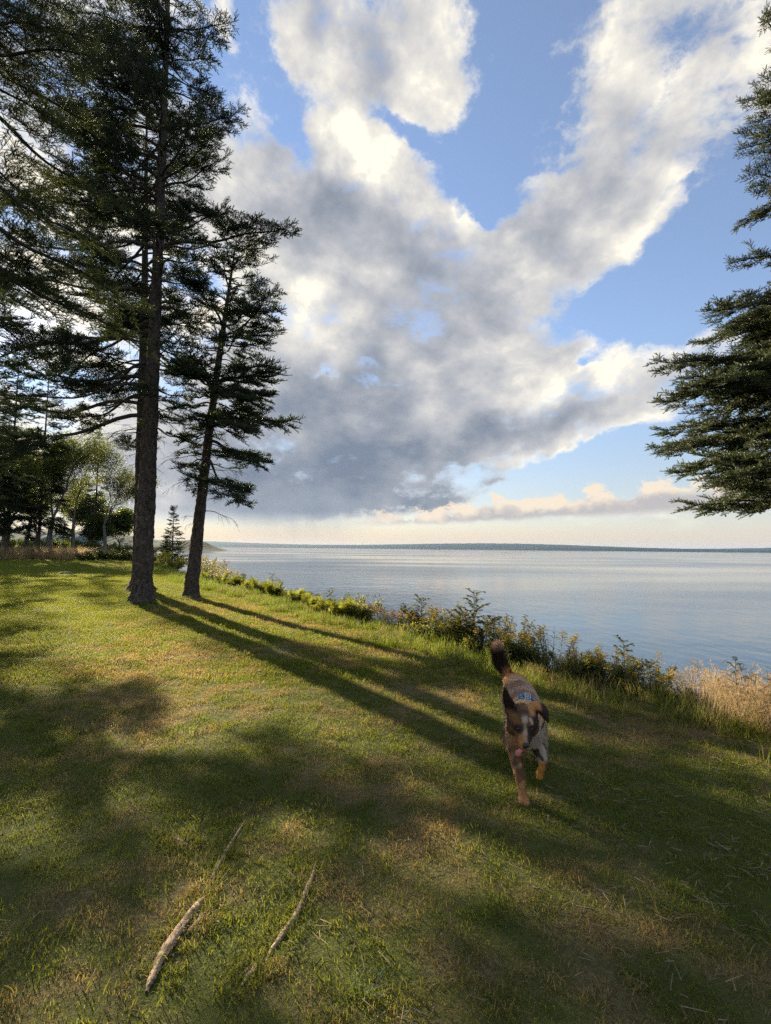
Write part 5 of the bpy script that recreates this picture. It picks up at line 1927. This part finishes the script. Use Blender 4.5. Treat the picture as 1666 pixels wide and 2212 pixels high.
wd = (0.0008 + 0.010 * ln)[:, None]
mid_ = hp + dirs * (ln * 0.55)[:, None]
tip_ = hp + dirs * ln[:, None] + flow * (ln * 0.15)[:, None]
HV = np.stack([hp - sd_ * wd, hp + sd_ * wd, mid_ - sd_ * wd * 0.8, mid_ + sd_ * wd * 0.8, tip_], 1)
HF = np.array([(0, 1, 3), (0, 3, 2), (2, 3, 4)])[None] + (np.arange(NH) * 5)[:, None, None]
fur_me = mesh_np('dog_fur', HV.reshape(-1, 3), HF.reshape(-1, 3), mat_coat('dog_hair', 0.6))
hc = coat_colour(hw) * fr_.uniform(0.55, 1.45, NH)[:, None]
hc = np.repeat(np.concatenate([np.clip(hc, 0, 1), np.ones((NH, 1))], 1), 5, 0).astype(np.float32)
ca = fur_me.color_attributes.new('coat', 'FLOAT_COLOR', 'POINT')
ca.data.foreach_set('color', hc.ravel())
tag(obj('fur', fur_me, dog), kind='stuff')


def plain(name, color, rough=0.5, spec=0.4):
    m, k = material(name)
    n = k.noise(k.n('ShaderNodeTexCoord').outputs['Object'], 60, 4, 0.6)
    k.link(principled(k, k.mix(n, tuple(c * 0.75 for c in color), tuple(min(1, c * 1.2) for c in color)), rough, spec=spec), k.out.inputs[0])
    return m


def blob(name, chain, mat, parent, voxel=0.003, smooth=3):
    me = union_body([chain], voxel, smooth)
    me.name = 'dog_' + name
    me.materials.clear()
    me.materials.append(mat)
    me.polygons.foreach_set('use_smooth', [True] * len(me.polygons))
    return obj(name, me, parent)


M_NOSE = plain('dog_nose', (0.012, 0.010, 0.010), 0.35, 0.5)
M_TONGUE = plain('dog_tongue', (0.50, 0.17, 0.18), 0.35, 0.5)
M_EYE = plain('dog_eye', (0.014, 0.009, 0.006), 0.08, 0.6)
M_LIP = plain('dog_lip', (0.03, 0.018, 0.018), 0.4, 0.4)
blob('nose', [(H_(0.736, 2.598, 0.432), (0.017, 0.012, 0.012)), (H_(0.733, 2.596, 0.424), (0.011, 0.010, 0.010))], M_NOSE, dog)
blob('mouth', [(H_(0.737, 2.632, 0.405), (0.020, 0.012, 0.010)), (H_(0.748, 2.66, 0.405), (0.024, 0.016, 0.010))], M_LIP, dog)
blob('tongue', [(H_(0.735, 2.632, 0.402), (0.014, 0.014, 0.006)), (H_(0.718, 2.618, 0.402), (0.014, 0.012, 0.008)), (H_(0.706, 2.612, 0.394), (0.014, 0.008, 0.014)), (H_(0.702, 2.612, 0.384), (0.011, 0.006, 0.012))], M_TONGUE, dog)
for ex, ez in ((0.722, 0.480), (0.787, 0.478)):
    blob('eye', [(H_(ex, 2.6735, ez), S(0.0095)), (H_(ex, 2.6725, ez), S(0.0095))], M_EYE, dog, 0.002, 2)

# collar with a blue patterned patch at the back of the neck
M_STRAP = plain('collar_strap', (0.030, 0.035, 0.045), 0.7, 0.2)
M_PATCH = plain('collar_patch', (0.085, 0.150, 0.215), 0.8, 0.2)
M_PRINT = plain('collar_print', (0.50, 0.52, 0.52), 0.8, 0.2)
cc = D_(0.845, 2.955, 0.445)
nk_ax = (D_(0.800, 2.85, 0.475) - D_(0.868, 3.02, 0.405)).normalized()
e1 = nk_ax.cross(Vector((0, 0, 1))).normalized()
e2 = e1.cross(nk_ax).normalized()
band = Acc()
NS = 40
rb = 0.101
vs, fs = [], []
for i in range(NS):
    th = 2 * PI * i / NS
    o_ = e1 * math.cos(th) + e2 * math.sin(th)
    for (dr, dx) in ((0, -0.012), (0.004, -0.012), (0.004, 0.012), (0, 0.012)):
        vs.append(cc + o_ * (rb + dr) + nk_ax * dx)
for i in range(NS):
    for j in range(4):
        a, b = i * 4 + j, i * 4 + (j + 1) % 4
        c_, d_ = ((i + 1) % NS) * 4 + (j + 1) % 4, ((i + 1) % NS) * 4 + j
        fs.append((a, b, c_, d_))
band.add(vs, fs)
collar = obj('collar', band.mesh('dog_collar', M_STRAP, True), dog)


def curved_pad(th0, th1, x0, x1, r0, r1, nseg=10):
    vs, fs = [], []
    for i in range(nseg + 1):
        th = th0 + (th1 - th0) * i / nseg
        o_ = e1 * math.cos(th) + e2 * math.sin(th)
        for (r_, x_) in ((r0, x0), (r1, x0), (r1, x1), (r0, x1)):
            vs.append(cc + o_ * r_ + nk_ax * x_)
    for i in range(nseg):
        for j in range(4):
            fs.append((i * 4 + j, i * 4 + (j + 1) % 4, (i + 1) * 4 + (j + 1) % 4, (i + 1) * 4 + j))
    fs.append((3, 2, 1, 0))
    fs.append(tuple(nseg * 4 + j for j in range(4)))
    return vs, fs


# a folded cloth patch that stands up behind the head, with a printed ladder of bars
pc = D_(0.862, 2.985, 0.545)
pn = Vector((0.18, -0.62, 0.76)).normalized()
px_ = Vector((0, 0, 1)).cross(pn).normalized()
px_ = (px_ + pn.cross(px_) * -0.22).normalized()
py_ = pn.cross(px_)


def pad(acc, cx, cy, w, h, z0, z1, bulge=0.0, tilt=0.0):
    """A soft slab on the patch plane, its middle raised by bulge."""
    vs, fs = [], []
    n = 5
    for lv in (z0, z1):
        for j in range(n):
            for i in range(n):
                u, v = i / (n - 1) - 0.5, j / (n - 1) - 0.5
                b = bulge * (1 - (2 * u) ** 2) * (1 - 0.4 * (2 * v) ** 2)
                vs.append(pc + px_ * (cx + u * w) + py_ * (cy + v * h + tilt * u) + pn * (lv + (b if lv == z1 else 0)))
    for lv in range(2):
        for j in range(n - 1):
            for i in range(n - 1):
                q = [lv * n * n + j * n + i, lv * n * n + j * n + i + 1, lv * n * n + (j + 1) * n + i + 1, lv * n * n + (j + 1) * n + i]
                fs.append(tuple(q if lv else q[::-1]))
    rim = [i for i in range(n)] + [j * n + n - 1 for j in range(1, n)] + [(n - 1) * n + i for i in range(n - 2, -1, -1)] + [j * n for j in range(n - 2, 0, -1)]
    for a, b in zip(rim, rim[1:] + rim[:1]):
        fs.append((a, b, b + n * n, a + n * n))
    acc.add(vs, fs)


pa = Acc()
pad(pa, 0.0, 0.0, 0.040, 0.058, -0.012, 0.004, 0.004)
pad(pa, -0.036, 0.002, 0.034, 0.046, -0.014, -0.002, 0.003, -0.02)
pad(pa, 0.036, -0.010, 0.036, 0.044, -0.014, -0.003, 0.003, -0.03)
patch = obj('patch', pa.mesh('collar_patch', M_PATCH, True), collar)
pr = Acc()
for (cx_, cy_, w_, h_) in ((-0.015, 0, 0.004, 0.050), (0.015, 0, 0.004, 0.050), (0, 0.024, 0.030, 0.004), (0, -0.024, 0.030, 0.004), (0, 0.012, 0.018, 0.005), (0, 0.0, 0.018, 0.005), (0, -0.012, 0.018, 0.005),
                           (-0.040, 0.010, 0.010, 0.004), (-0.034, -0.006, 0.012, 0.004), (0.036, -0.004, 0.012, 0.004), (0.042, -0.016, 0.010, 0.004)):
    pad(pr, cx_, cy_, w_, h_, 0.0015 if abs(cx_) < 0.02 else -0.003, 0.0095 if abs(cx_) < 0.02 else 0.0022)
obj('print', pr.mesh('collar_print', M_PRINT), collar)

# ------------------------------------------------------------------ air: far shores fade to blue
HAZE_DENSITY = 2.0e-5
hz = bpy.data.materials.new('air')
hz.use_nodes = True
hz.node_tree.nodes.clear()
kz = NT(hz.node_tree)
ho = kz.n('ShaderNodeOutputMaterial')
pv = kz.n('ShaderNodeVolumePrincipled')
pv.inputs['Color'].default_value = (0.36, 0.58, 1.0, 1)
pv.inputs['Density'].default_value = HAZE_DENSITY
pv.inputs['Anisotropy'].default_value = 0.2
kz.link(pv.outputs[0], ho.inputs['Volume'])
bx0, bx1, by0, by1, bz0, bz1 = -9500.0, 9500.0, -700.0, 14500.0, -24.0, 140.0
V = [(bx0, by0, bz0), (bx1, by0, bz0), (bx1, by1, bz0), (bx0, by1, bz0), (bx0, by0, bz1), (bx1, by0, bz1), (bx1, by1, bz1), (bx0, by1, bz1)]
F = [(3, 2, 1, 0), (4, 5, 6, 7), (0, 1, 5, 4), (1, 2, 6, 5), (2, 3, 7, 6), (3, 0, 4, 7)]
tag(obj('haze', mesh_np('haze', V, F, hz)), kind='stuff')
